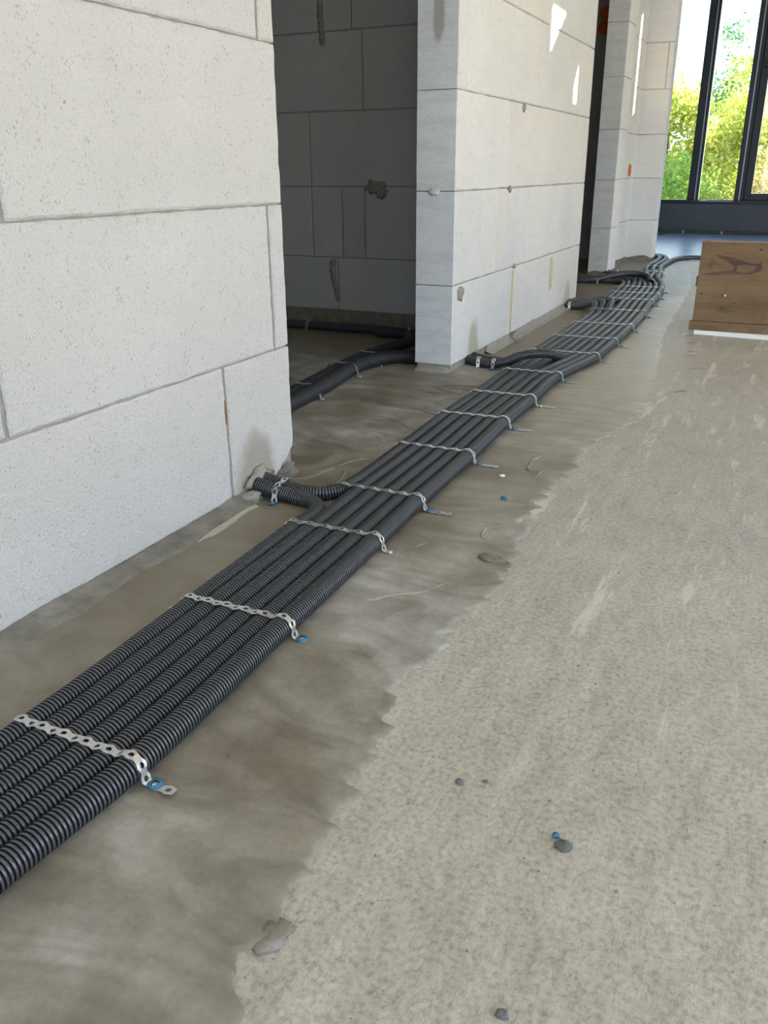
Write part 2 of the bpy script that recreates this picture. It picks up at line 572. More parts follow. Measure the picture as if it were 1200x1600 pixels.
def make_skim():
    ys = np.concatenate([np.arange(-1.0, 2.4, 0.004), np.arange(2.4, 5.84, 0.012)])
    ex = np.interp(ys, [p[0] for p in EDGE], [p[1] for p in EDGE])
    v, q = [], []
    offs = (0.0, -0.0035, -0.010, -0.05, -0.30, -0.8, -1.4, -2.2)
    hs = (-0.0028, 0.0010, 0.0020, 0.0016, 0.0012, 0.0012, 0.0012, 0.0012)
    for y, x in zip(ys, ex):
        a = 0.020 * nz(0, y, 1.7, 9, 5) + 0.010 * nz(5, y, 0, 45, 4)
        # saw-tooth snouts of the coat where the trowel was lifted
        t = (y * 13.0 + 2.0 * nz(2, y, 5, 3, 2)) % 1.0
        a += 0.016 * (t - 0.5)
        b = 0.004 * nz(9, y, 4, 40, 2)
        if y > 2.3:
            a *= max(0.45, 1 - (y - 2.3) * 1.2)
        for o, h in zip(offs, hs):
            w = 1.0 if o > -0.02 else (0.5 if o > -0.1 else 0.0)
            hz = h + (0.0014 * max(0, nz(x + o, y, 2, 35, 2)) if o < 0 else 0)
            v.append((x + o + a * w, y + b * w, hz))
    k = len(offs)
    n = len(ys)
    i = np.arange(n - 1)[:, None] * k + np.arange(k - 1)[None]
    q = np.stack([i, i + k, i + k + 1, i + 1], -1).reshape(-1, 4)
    o = quadmesh('levelling_coat', np.array(v), q, m_skim, parent=floor)
    o['label'] = 'darker smooth levelling coat with ragged edge'
    return o


skim = make_skim()


def outline_block(name, poly, face, pos, depth, mat, parent, step=0.06, jit=0.0010, bev=0.0035, seed=0, end_mat=None):
    """A cut block. poly: outline in wall coordinates (u, z), counter-clockwise seen from the front.
    face 'x': front faces +x at x=pos, u=y ; face 'y': front faces -y at y=pos, u=x."""
    pts = []
    for i in range(len(poly)):
        a, b = poly[i], poly[(i + 1) % len(poly)]
        L = math.hypot(b[0] - a[0], b[1] - a[1])
        m = max(1, int(L / step))
        for s in range(m):
            t = s / m
            pts.append((a[0] + (b[0] - a[0]) * t, a[1] + (b[1] - a[1]) * t))
    cx = sum(p[0] for p in pts) / len(pts); cz = sum(p[1] for p in pts) / len(pts)
    n = len(pts)
    out, inn = [], []
    for (u, z) in pts:
        j1 = jit * nz(u, z, pos + seed, 45, 2) * 1.5
        j2 = jit * nz(u, z, pos + seed + 9, 45, 2) * 1.5
        uu, zz = u + j1, z + j2
        out.append((uu, zz))
        bb = bev * (1 + 0.6 * nz(u, z, pos + 3 + seed, 30, 2))
        du = max(-1, min(1, (cx - u) / (abs(cx - u) + 1e-6)))
        dz = max(-1, min(1, (cz - z) / (abs(cz - z) + 1e-6)))
        umin = min(abs(u - min(p[0] for p in pts)), abs(u - max(p[0] for p in pts)))
        zmin = min(abs(z - min(p[1] for p in pts)), abs(z - max(p[1] for p in pts)))
        iu = du * bb if umin < 1e-4 or zmin > 1e-4 else 0
        iz = dz * bb if zmin < 1e-4 or umin > 1e-4 else 0
        inn.append((uu + iu, zz + iz))
    if face == 'x':
        P = lambda u, z, d: (pos - d, u, z)
    else:
        P = lambda u, z, d: (u, pos + d, z)
    v = [P(u, z, 0) for u, z in inn] + [P(u, z, bev * 0.8) for u, z in out] + [P(u, z, depth) for u, z in out]
    f = [list(range(n))]
    for i in range(n):
        j = (i + 1) % n
        f.append((i, n + i, n + j, j))
        f.append((n + i, 2 * n + i, 2 * n + j, n + j))
    f.append(list(range(3 * n - 1, 2 * n - 1, -1)))
    fm = None
    mats = [mat]
    if end_mat is not None:      # block ends carry the darker, smeared saw-cut look
        mats = [mat, end_mat]
        fm = [0]
        for i in range(n):
            a, b = pts[i], pts[(i + 1) % n]
            end = abs(a[0] - b[0]) < 1e-6
            fm += [0, 1 if end else 0]
        fm.append(0)
    return mesh(name, v, f, mat, parent, mats=mats, fm=fm)


def rect(u0, u1, z0, z1):
    return [(u0, z0), (u1, z0), (u1, z1), (u0, z1)]


def block_wall(name, face, pos, u0, u1, courses, mat, ztop=CEIL, h=0.25, depth=TH, z0=0.012, end_mat=None,
               vgap=0.004, hgap=0.0026, special=None, step=0.06, jit=0.001, label=None):
    c = 0.005
    if face == 'x':
        v, f = box_vf(pos - depth + c, pos - c, u0 + c, u1 - c, 0, ztop - 0.001)
    else:
        v, f = box_vf(u0 + c, u1 - c, pos + c, pos + depth - c, 0, ztop - 0.001)
    w = mesh(name, v, f, m_glue)
    tag(w, label, kind='structure')
    nc = int(round(ztop / h))
    for k in range(nc):
        za, zb = (z0 if k == 0 else k * h), (k + 1) * h - hgap
        if k < len(courses):
            js = courses[k]
        else:
            js = []
            u = u0 + (0.31 if k % 2 else 0.62)
            while u < u1 - 0.08:
                js.append(u); u += 0.625
        ed = [u0] + list(js) + [u1]
        for i in range(len(ed) - 1):
            a, b = ed[i], ed[i + 1]
            ga = vgap / 2 if i > 0 else 0
            gb = vgap / 2 if i < len(ed) - 2 else 0
            if isinstance(vgap, dict): ga = gb = 0.002
            poly = rect(a + ga, b - gb, za, zb)
            if special and (k, i) in special:
                poly = special[(k, i)](a + ga, b - gb, za, zb)
            outline_block('block', poly, face, pos, depth, mat, w, seed=k * 3 + i, step=step, jit=jit, end_mat=end_mat)
    return w


# near wall ----------------------------------------------------------
def chipped(a, b, za, zb):
    return [(a, za), (b - 0.060, za), (b - 0.048, za + 0.004), (b - 0.042, za + 0.014), (b - 0.022, za + 0.022),
            (b - 0.012, za + 0.034), (b - 0.002, za + 0.040), (b, za + 0.055), (b, zb), (a, zb)]


wall_near = block_wall('wall_left_near', 'x', WX, -1.6, 1.357,
                       [[-0.72, -0.10, 0.524, 1.149], [-1.2, -0.55, 0.075, 0.700, 1.311],
                        [-1.13, -0.505, 0.12, 0.745], [-0.55, 0.06, 0.686, 1.310], [-0.9, -0.3, 0.3, 0.9]],
                       m_near, special={(0, 4): chipped}, vgap=0.0075, step=0.016, jit=0.0011,
                       label='near wall of pale aerated concrete blocks')
# pier wall -----------------------------------------------------------
pier = block_wall('wall_left_middle', 'x', PX, 2.290, 3.830,
                  [[2.850, 3.350], [2.519, 2.650, 2.760, 2.881, 2.996, 3.487, 3.638], [2.752, 3.285],
                   [2.352, 3.030, 3.095, 3.622], [2.60, 3.26, 3.40], [2.9, 3.5]],
                  m_mid, end_mat=m_end, z0=0.024, vgap=0.003, step=0.05, jit=0.0012,
                  label='pier wall of pale aerated concrete blocks between two doorways')
# third stub with its recess and the column facing the camera -------------
stub = block_wall('wall_left_far', 'x', -0.955, 4.963, 5.175, [[], [], [], [], [], []], m_far, end_mat=m_end,
                  depth=0.110, z0=0.01, label='narrow block pier stub beyond the second doorway')
recess = block_wall('wall_left_recess', 'x', -1.012, 5.176, 5.849, [[], [], [], [], []], m_far, depth=0.052, z0=0.01,
                    label='recessed pale strip of wall beside the stub pier')
column = block_wall('wall_left_end', 'y', 5.85, -1.063, -0.850, [[], [], [], [], [-0.882], []], m_far, depth=0.12,
                    z0=0.018, label='facing block column at the end of the left walls')
# dark room behind the first doorway --------------------------------------
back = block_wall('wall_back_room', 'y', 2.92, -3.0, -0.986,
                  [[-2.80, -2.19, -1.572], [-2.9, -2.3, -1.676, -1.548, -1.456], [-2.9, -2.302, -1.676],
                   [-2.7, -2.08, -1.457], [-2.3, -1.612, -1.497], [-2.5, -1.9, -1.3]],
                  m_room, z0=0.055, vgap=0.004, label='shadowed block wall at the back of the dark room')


def plain(name, x0, x1, y0, y1, z0, z1, mat, parent=None):
    return tag(box(name, x0, x1, y0, y1, z0, z1, mat, parent), kind='structure')


plain('ceiling', -3.12, RX + 0.2, -3.1, YW + 0.2, CEIL, CEIL + 0.2, m_ceiling)
plain('wall_room_left', -3.12, -3.0, -3, YW, 0, CEIL, m_dim)
plain('wall_room_near', -3.0, -0.955, -1.6, -1.5, 0, CEIL, m_dim)
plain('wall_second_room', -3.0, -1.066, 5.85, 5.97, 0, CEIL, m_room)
plain('wall_behind_left', -3.0, -0.7, -3.1, -3.0, 0, CEIL, m_plaster)
plain('wall_behind_right', 2.1, RX, -3.1, -3.0, 0, CEIL, m_plaster)
plain('wall_behind_head', -0.7, 2.1, -3.1, -3.0, 2.38, CEIL, m_plaster)
w4 = empty('window_4', (0.7, -3.0, 0)); tag(w4, 'wide glazing behind the camera', kind='structure')
for x in (-0.70, 0.70, 2.03):
    box('window_frame', x, x + 0.07, -3.08, -3.02, 0, 2.38, m_frame, w4)
# lintels over the two doorways
plain('trim_lintel_near', WX - TH + 0.004, WX - 0.004, 1.357, 2.290, 2.1, CEIL, m_plaster)
plain('trim_lintel_far', -0.984 + 0.004, PX - 0.01, 3.83, 4.962, 2.1, CEIL, m_plaster)

# right-hand outer wall: unseen bays that steer the sun; big panes near the camera
right_parts = []


def right(name, y0, y1, z0, z1, mat=None):
    return plain(name, RX, RX + 0.16, y0, y1, z0, z1, mat or m_plaster)


right('wall_right_pier', -3.1, -2.3, 0, CEIL)
right('wall_right_head', -2.3, 2.6, 2.38, CEIL)
right('wall_right_middle', 2.6, 3.1, 0, CEIL)
wr = box('wall_right_diffuser', RX + 0.0005, RX + 0.0025, 3.095, 6.601, 0.95, 2.001, m_diffuser); tag(wr, kind='structure')  # unseen foil added to spread warm sunlight into the room


def poly_wall(name, polys, x0, x1, mat):
    v, f = [], []
    for p in polys:
        b = len(v); n = len(p)
        v += [(x0, y, z) for y, z in p] + [(x1, y, z) for y, z in p]
        f.append([b + i for i in range(n)][::-1]); f.append([b + n + i for i in range(n)])
        for i in range(n):
            j = (i + 1) % n
            f.append((b + i, b + j, b + n + j, b + n + i))
    return mesh(name, v, f, mat)


def sun_at_right(y, z, x=PX):
    t = (RX - x) / 0.60
    return (y + 0.70 * t, z + 0.25 * t)


# unseen far end of the right wall, gaps shaped to cast two sun slivers
g1 = [sun_at_right(3.165, 0.925), sun_at_right(3.165, 1.18), sun_at_right(3.50, 1.18)]
g2 = [sun_at_right(3.530, 0.79), sun_at_right(3.528, 0.845), sun_at_right(3.578, 0.925), sun_at_right(3.582, 0.79)]
Y0, Y1, ZA = 6.6, YW + 0.01, 0.0
ya, yb, yc = g1[0][0], g1[2][0], g2[0][0]
yd = g2[3][0]
za = g1[0][1]
polys = [
    [(Y0, ZA), (ya, ZA), (ya, CEIL), (Y0, CEIL)],
    [(ya, ZA), (yb, ZA), (yb, g1[2][1]), (ya, za)],
    [(ya, g1[1][1]), (yb, g1[1][1]), (yb, CEIL), (ya, CEIL)],
    [(yb, ZA), (yc, ZA), (yc, CEIL), (yb, CEIL)],
    [(yc, ZA), (yd, ZA), (yd, g2[3][1]), (yc, g2[0][1])],
    [(yc, g2[1][1]), (yd, g2[2][1]), (yd, CEIL), (yc, CEIL)],
    [(yd, ZA), (Y1, ZA), (Y1, CEIL), (yd, CEIL)]]
pw = poly_wall('wall_right_gaps', polys, RX, RX + 0.004, m_plaster); tag(pw, kind='structure')
right('wall_right_upper', 3.1, 6.6, 2.0, CEIL)

# far window wall -----------------------------------------------------------
plain('wall_far_parapet', -3.0, 0.45, YW, YW + 0.25, 0, 0.255, m_parapet)
# unseen solid part right of the windows, slot placed to cast a sun streak
sx = -1.012 + 0.60 * (YW - 5.605) / 0.70
sz = 0.85 + 0.25 * (YW - 5.605) / 0.70
plain('wall_far_right', 0.45, sx - 0.032, YW, YW + 0.03, 0, CEIL, m_plaster)
plain('wall_far_right_edge', sx + 0.032, RX + 0.16, YW, YW + 0.03, 0, CEIL, m_plaster)
plain('wall_far_right_sill', sx - 0.032, sx + 0.032, YW, YW + 0.03, 0, sz, m_plaster)

win = empty('window_1', (-1.5, YW, 0.255))
tag(win, 'tall dark-framed windows above the low parapet', kind='structure')
FB, FT = 0.255, 2.46
box('window_frame', -3.0, 0.45, YW + 0.02, YW + 0.09, FB, FB + 0.034, m_frame, win, 0.003)
box('window_frame', -3.0, 0.45, YW + 0.02, YW + 0.09, FT - 0.04, FT, m_frame, win, 0.003)
for (a, b) in ((-3.0, -2.93), (-2.0, -1.90), (-1.000, -0.905), (-0.600, -0.520), (0.38, 0.45)):
    box('mullion', a, b, YW + 0.018, YW + 0.095, FB + 0.034, FT - 0.04, m_frame, win, 0.004)
# opening sash right of the second mullion
sash = box('sash', -0.520, -0.460, YW + 0.0, YW + 0.08, FB + 0.034, FT - 0.04, m_frame, win, 0.004)
box('sash_rail', -0.460, 0.38, YW + 0.0, YW + 0.08, FB + 0.034, FB + 0.088, m_frame, win, 0.004)
for x in (-0.932, -0.556):
    box('glazing_bead', x - 0.004, x + 0.004, YW + 0.008, YW + 0.02, FB + 0.03, FT - 0.04, m_bead, win)
box('glazing_bead', -0.897, -0.600, YW + 0.010, YW + 0.02, FB + 0.022, FB + 0.027, m_bead, win)
box('sticker', -0.880, -0.825, YW + 0.006, YW + 0.0095, FB + 0.028, FB + 0.034, m_board, win)
hd = box('window_handle', -0.500, -0.480, YW - 0.022, YW + 0.0, 1.335, 1.375, m_frame, win, 0.003)
box('handle_lever', -0.500, -0.380, YW - 0.045, YW - 0.024, 1.345, 1.365, m_frame, win, 0.004)
for (a, b) in ((-2.93, -2.0), (-1.90, -1.000), (-0.905, -0.600), (-0.460, 0.38)):
    z0 = FB + 0.034 if a != -0.460 else FB + 0.088
    box('pane', a, b, YW + 0.05, YW + 0.056, z0, FT - 0.04, m_glass, win)
# right windows near the camera: frames
w2 = empty('window_2', (RX, 0.15, 0)); tag(w2, 'wide glazing in the right wall', kind='structure')
for y in (-2.3, -0.7, 0.95, 2.53):
    box('window_frame', RX + 0.02, RX + 0.08, y, y + 0.07, 0, 2.38, m_frame, w2)
w3 = empty('bounce_window', (RX, 4.8, 0)); tag(w3, 'unseen low glazing added for warm bounce light', kind='structure')  # low opening added so the sun bounces off the floor
for y in (3.1, 4.8, 6.53):
    box('window_frame', RX + 0.02, RX + 0.08, y, y + 0.07, 0, 0.95, m_frame, w3)

# portals guide daylight sampling through the real openings
def portal(name, loc, sx_, sy_, rot):
    p = bpy.data.lights.new(name, 'AREA')
    p.shape = 'RECTANGLE'; p.size = sx_; p.size_y = sy_
    p.cycles.is_portal = True
    o = bpy.data.objects.new(name, p); COL.objects.link(o)
    o.location = loc; o.rotation_euler = rot
    return o


portal('daylight_portal', (RX + 0.10, 0.15, 1.19), 2.38, 4.9, (0, math.pi / 2, 0))
portal('daylight_portal', (0.7, -3.12, 1.19), 2.8, 2.38, (math.pi / 2, 0, 0))
portal('daylight_portal', (RX + 0.10, 4.85, 0.475), 0.95, 3.5, (0, math.pi / 2, 0))
portal('daylight_portal', (-1.275, YW + 0.12, 1.36), 3.45, 2.2, (-math.pi / 2, 0, 0))


# mortar fillets along the foot of the walls -----------------------------------
def fillet(parent, p0, p1, nrm, w, h, seed=0, step=0.012, name='mortar_bed', amp=1.0, mat=None):
    """sloping, lumpy mortar wedge from p0 to p1 on the floor; nrm points away from the wall"""
    p0, p1, nrm = np.array(p0, float), np.array(p1, float), np.array(nrm, float)
    L = np.linalg.norm(p1 - p0); n = max(3, int(L / step))
    prof = [(0, 1.0), (0.18, 0.92), (0.42, 0.55), (0.60, 0.42), (0.8, 0.30), (1.0, -0.05)]
    v = []
    for i in range(n + 1):
        t = i / n; c = p0 + (p1 - p0) * t; s = t * L
        end = min(1, min(t, 1 - t) * L / 0.02)
        ww = w * (1 + 0.35 * amp * nz(s, seed, 0, 9, 4)); hh = h * (1 + 0.45 * amp * nz(s, seed, 5, 7, 4))
        for k, (a, b) in enumerate(prof):
            q = c + nrm * ww * a
            z = hh * b * (0.3 + 0.7 * end) + (0.003 * amp * nz(s, a, seed, 40, 3) if 0 < k < 5 else 0)
            v.append((q[0], q[1], max(-0.002, z)))
    k = len(prof)
    i = np.arange(n)[:, None] * k + np.arange(k - 1)[None]
    q = np.stack([i, i + k, i + k + 1, i + 1], -1).reshape(-1, 4)
    return quadmesh(name, np.array(v), q, mat or m_mortar, parent=parent)


fillet(wall_near, (WX - 0.002, -1.2), (WX - 0.002, 1.185), (1, 0), 0.040, 0.015, 3, amp=1.0)
fillet(wall_near, (WX + 0.038, 0.99), (WX + 0.032, 1.17), (1, 0), 0.011, 0.005, 6, mat=simple('pale_dried_slurry', (0.34, 0.315, 0.25), 0.85, bump_s=0.5))
fillet(pier, (PX - 0.002, 2.60), (PX - 0.002, 3.62), (1, 0), 0.028, 0.028, 11, amp=0.45, mat=m_glue)
fillet(pier, (PX - TH, 2.300), (PX - 0.004, 2.300), (0, -1), 0.022, 0.027, 14, amp=0.9, mat=m_glue)
fillet(stub, (-1.065, 4.97), (-0.955, 4.97), (0, -1), 0.03, 0.02, 16)
fillet(stub, (-0.957, 4.97), (-0.957, 5.17), (1, 0), 0.03, 0.02, 18)
fillet(recess, (-1.013, 5.18), (-1.013, 5.80), (1, 0), 0.05, 0.028, 19)
fillet(column, (-1.0, 5.852), (-0.85, 5.852), (0, -1), 0.09, 0.026, 22, amp=1.3)
fillet(back, (-3.0, 2.925), (-0.99, 2.925), (0, -1), 0.012, 0.062, 24, amp=0.5)


# lumps of glue, foam and mortar --------------------------------------------------
def blob(name, c, r, mat, parent=None, seed=0, amp=0.35, f=None, rings=9, segs=14):
    c = np.array(c, float); r = np.array(r, float)
    v = [(0, 0, 1)]
    for i in range(1, rings):
        th = math.pi * i / rings
        for j in range(segs):
            ph = 2 * math.pi * j / segs
            v.append((math.sin(th) * math.cos(ph), math.sin(th) * math.sin(ph), math.cos(th)))
    v.append((0, 0, -1))
    f_ = f or 2.0
    vv = [c + r * np.array(p) * (1 + amp * nz(p[0], p[1], p[2] + seed * 3.1, f_, 3)) for p in v]
    fs = [(0, 1 + j, 1 + (j + 1) % segs) for j in range(segs)]
    for i in range(rings - 2):
        for j in range(segs):
            a = 1 + i * segs + j; b = 1 + i * segs + (j + 1) % segs
            fs.append((a, a + segs, b + segs, b))
    last = len(v) - 1; s0 = 1 + (rings - 2) * segs
    fs += [(last, s0 + (j + 1) % segs, s0 + j) for j in range(segs)]
    return mesh(name, vv, fs, mat, parent, smooth=True)


def bead(name, pts, r, mat, parent, seed=0):
    """irregular squeezed-out bead following pts"""
    P = spline(pts, 0.006)
    v, segs = [], 8
    n = len(P)
    for i, p in enumerate(P):
        t = P[min(i + 1, n - 1)] - P[max(i - 1, 0)]
        t /= np.linalg.norm(t) + 1e-9
        a = np.cross(t, [0.31, 0.2, 0.9] if abs(t[2]) < 0.8 else [1, 0.1, 0]); a /= np.linalg.norm(a)
        b = np.cross(t, a)
        e_ = min(1, 0.35 + min(i, n - 1 - i) * 0.4)
        for j in range(segs):
            ph = 2 * math.pi * j / segs
            rr = r * e_ * (1 + 0.75 * nz(i * 0.45, j * 0.35, seed, 1.0, 2))
            v.append(p + rr * (a * math.cos(ph) + b * math.sin(ph)))
    i = np.arange(n - 1)[:, None] * segs + np.arange(segs)[None]
    j = np.arange(n - 1)[:, None] * segs + (np.arange(segs)[None] + 1) % segs
    q = np.stack([i, j, j + segs, i + segs], -1).reshape(-1, 4)
    return quadmesh(name, np.array(v), q, mat, parent=parent)


def spline(pts, step):
    P = np.array([list(p) + [0] * (3 - len(p)) for p in pts], float)
    E = np.vstack([2 * P[0] - P[1], P, 2 * P[-1] - P[-2]])
    out = []
    for i in range(1, len(E) - 2):
        p0, p1, p2, p3 = E[i - 1], E[i], E[i + 1], E[i + 2]
        d = lambda a, b: max(1e-6, np.linalg.norm(a - b)) ** 0.5
        t0 = 0; t1 = t0 + d(p0, p1); t2 = t1 + d(p1, p2); t3 = t2 + d(p2, p3)
        m = max(6, int(np.linalg.norm(p2 - p1) / 0.004))
        for t in np.linspace(t1, t2, m, endpoint=False):
            A1 = (t1 - t) / (t1 - t0) * p0 + (t - t0) / (t1 - t0) * p1
            A2 = (t2 - t) / (t2 - t1) * p1 + (t - t1) / (t2 - t1) * p2
            A3 = (t3 - t) / (t3 - t2) * p2 + (t - t2) / (t3 - t2) * p3
            B1 = (t2 - t) / (t2 - t0) * A1 + (t - t0) / (t2 - t0) * A2
            B2 = (t3 - t) / (t3 - t1) * A2 + (t - t1) / (t3 - t1) * A3
            out.append((t2 - t) / (t2 - t1) * B1 + (t - t1) / (t2 - t1) * B2)
    out.append(P[-1])
    out = np.array(out)
    s = np.concatenate([[0], np.cumsum(np.linalg.norm(np.diff(out, axis=0), axis=1))])
    u = np.arange(0, s[-1], step)
    return np.stack([np.interp(u, s, out[:, k]) for k in range(3)], 1)


# pier wall joints
bead('joint_foam', [(PX, 2.850, 0.03), (PX, 2.852, 0.13), (PX, 2.850, 0.243)], 0.0045, m_foam, pier, 1)
bead('joint_foam', [(PX, 3.350, 0.115), (PX, 3.350, 0.16), (PX, 3.353, 0.243)], 0.009, m_foam, pier, 2)
blob('mortar_blob', (PX, 2.345, 0.222), (0.006, 0.022, 0.022), m_paste, pier, 2, 0.6)
blob('mortar_blob', (PX, 2.775, 0.495), (0.006, 0.014, 0.010), m_paste, pier, 3, 0.6)
blob('mortar_blob', (PX, 2.865, 0.250), (0.006, 0.014, 0.008), m_paste, pier, 4, 0.6)
blob('mortar_blob', (PX, 2.885, 0.735), (0.006, 0.014, 0.012), m_paste, pier, 5, 0.6)
blob('mortar_blob', (-0.925, 2.288, 0.497), (0.018, 0.005, 0.008), m_mid, pier, 6, 0.5)
blob('mortar_blob', (-0.848, 2.852, 0.014), (0.016, 0.022, 0.018), m_glue, pier, 7, 0.6)
# dark room joints
blob('mortar_blob', (-1.405, 2.918, 0.497), (0.045, 0.010, 0.020), m_paste, back, 8, 0.7)
blob('mortar_blob', (-1.385, 2.916, 0.478), (0.020, 0.010, 0.018), m_paste, back, 12, 0.7)
bead('joint_foam', [(-1.587, 2.917, 0.250), (-1.590, 2.915, 0.19), (-1.578, 2.916, 0.14), (-1.572, 2.917, 0.09)], 0.009, m_paste, back, 9)
bead('joint_foam', [(-1.610, 2.917, 1.16), (-1.612, 2.915, 1.05), (-1.606, 2.916, 0.955)], 0.009, m_paste, back, 10)
# near wall corner
blob('mortar_blob', (-0.834, 1.222, 0.028), (0.008, 0.040, 0.018), m_paste, wall_near, 3, 0.6)
blob('mortar_blob', (-0.826, 1.180, 0.008), (0.020, 0.022, 0.012), m_paste, wall_near, 5, 0.6)
blob('mortar_blob', (-0.850, 1.322, 0.006), (0.030, 0.040, 0.016), m_mortar, wall_near, 7, 0.7)
bead('mortar_blob', [(WX - 0.004, 1.149, 0.15), (WX - 0.004, 1.149, 0.17), (WX - 0.004, 1.1495, 0.195)], 0.002,
     simple('rusty_joint_stain', (0.30, 0.13, 0.05), 0.9), wall_near, 4)

# bluish, smoother coat of the far room
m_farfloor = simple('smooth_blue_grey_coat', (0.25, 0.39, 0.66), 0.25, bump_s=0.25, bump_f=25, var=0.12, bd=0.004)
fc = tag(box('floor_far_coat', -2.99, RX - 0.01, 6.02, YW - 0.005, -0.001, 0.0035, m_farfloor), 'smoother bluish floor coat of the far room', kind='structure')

# mortar ridges and flakes left on the floor
def ridge(pts, w, h, mat, seed=0):
    P = spline([(p[0], p[1], 0) for p in pts], 0.008)
    n = len(P); v = []
    for i, p in enumerate(P):
        t = P[min(i + 1, n - 1)] - P[max(i - 1, 0)]; t /= np.linalg.norm(t) + 1e-9
        nr = np.array([-t[1], t[0], 0]); e_ = min(1, min(i, n - 1 - i) / 4)
        q = p + nr * 0.004 * nz(i * 0.3, seed, 0, 1, 2)
        ww = w * (1 + 0.6 * nz(i * 0.2, seed, 3, 1, 2)); hh = h * e_ * (1 + 0.7 * nz(i * 0.3, seed, 7, 1, 2))
        for a, b in ((-1, -0.2), (-0.35, 1.0), (0.25, 0.8), (1, -0.2)):
            v.append(q + nr * ww * a * max(0.3, e_) + np.array([0, 0, 0.0022 + hh * b]))
    i = np.arange(n - 1)[:, None] * 4 + np.arange(3)[None]
    return np.array(v), np.stack([i, i + 4, i + 5, i + 1], -1).reshape(-1, 4)[:, ::-1]


def ridges(name, specs, mat, parent):
    V, Q, b = [], [], 0
    for s, (pts, w, h) in enumerate(specs):
        v, q = ridge(pts, w, h, mat, s * 2.3)
        V.append(v); Q.append(q + b); b += len(v)
    o = quadmesh(name, np.vstack(V), np.vstack(Q), mat, parent=parent)
    o['kind'] = 'stuff'
    return o


rs = [([(-0.80, 1.34), (-0.77, 1.40), (-0.74, 1.38), (-0.72, 1.31), (-0.70, 1.33)], 0.004, 0.0025),
      ([(-0.82, 1.30), (-0.79, 1.33), (-0.76, 1.45), (-0.71, 1.50)], 0.004, 0.003),
      ([(-0.83, 1.19), (-0.80, 1.17), (-0.77, 1.165), (-0.75, 1.18)], 0.002, 0.0012),
      ([(-0.49, 0.93), (-0.46, 0.93), (-0.44, 0.955), (-0.405, 0.98), (-0.38, 1.04)], 0.003, 0.0012),
      ([(-0.46, 0.93), (-0.44, 0.925), (-0.43, 0.94)], 0.003, 0.0018),
      ([(-0.415, 1.66), (-0.425, 1.60), (-0.412, 1.54), (-0.395, 1.545), (-0.39, 1.50)], 0.003, 0.0022),
      ([(-0.36, 1.17), (-0.385, 1.19), (-0.40, 1.23), (-0.37, 1.26), (-0.33, 1.30)], 0.002, 0.0010),
      ([(-0.48, 1.10), (-0.465, 1.14), (-0.46, 1.16)], 0.002, 0.0015),
      ([(-0.44, 0.79), (-0.41, 0.80), (-0.38, 0.79)], 0.002, 0.0008),
      ([(-0.385, 0.62), (-0.365, 0.625), (-0.35, 0.615)], 0.004, 0.002)]
random.seed(21)
for k in range(26):
    x = random.uniform(-0.88, -0.72); y = random.uniform(1.5, 2.25)
    a = random.uniform(-0.6, 0.6); Ls = random.uniform(0.04, 0.13)
    rs.append(([(x, y), (x + Ls * 0.5 * math.cos(a), y + Ls * 0.5 * math.sin(a) + random.uniform(-.02, .02)),
                (x + Ls * math.cos(a), y + Ls * math.sin(a))], random.uniform(0.002, 0.006), random.uniform(0.001, 0.0028)))
for k in range(8):
    x = random.uniform(-0.33, -0.24); y = random.uniform(2.2, 3.4)
    rs.append(([(x, y), (x + 0.02, y + 0.03), (x + 0.05, y + 0.02)], 0.005, 0.002))
ridges('mortar_ridges', rs, m_skim, floor)

# ------------------------------------------------------------------ conduits
PITCH_C = 0.0048


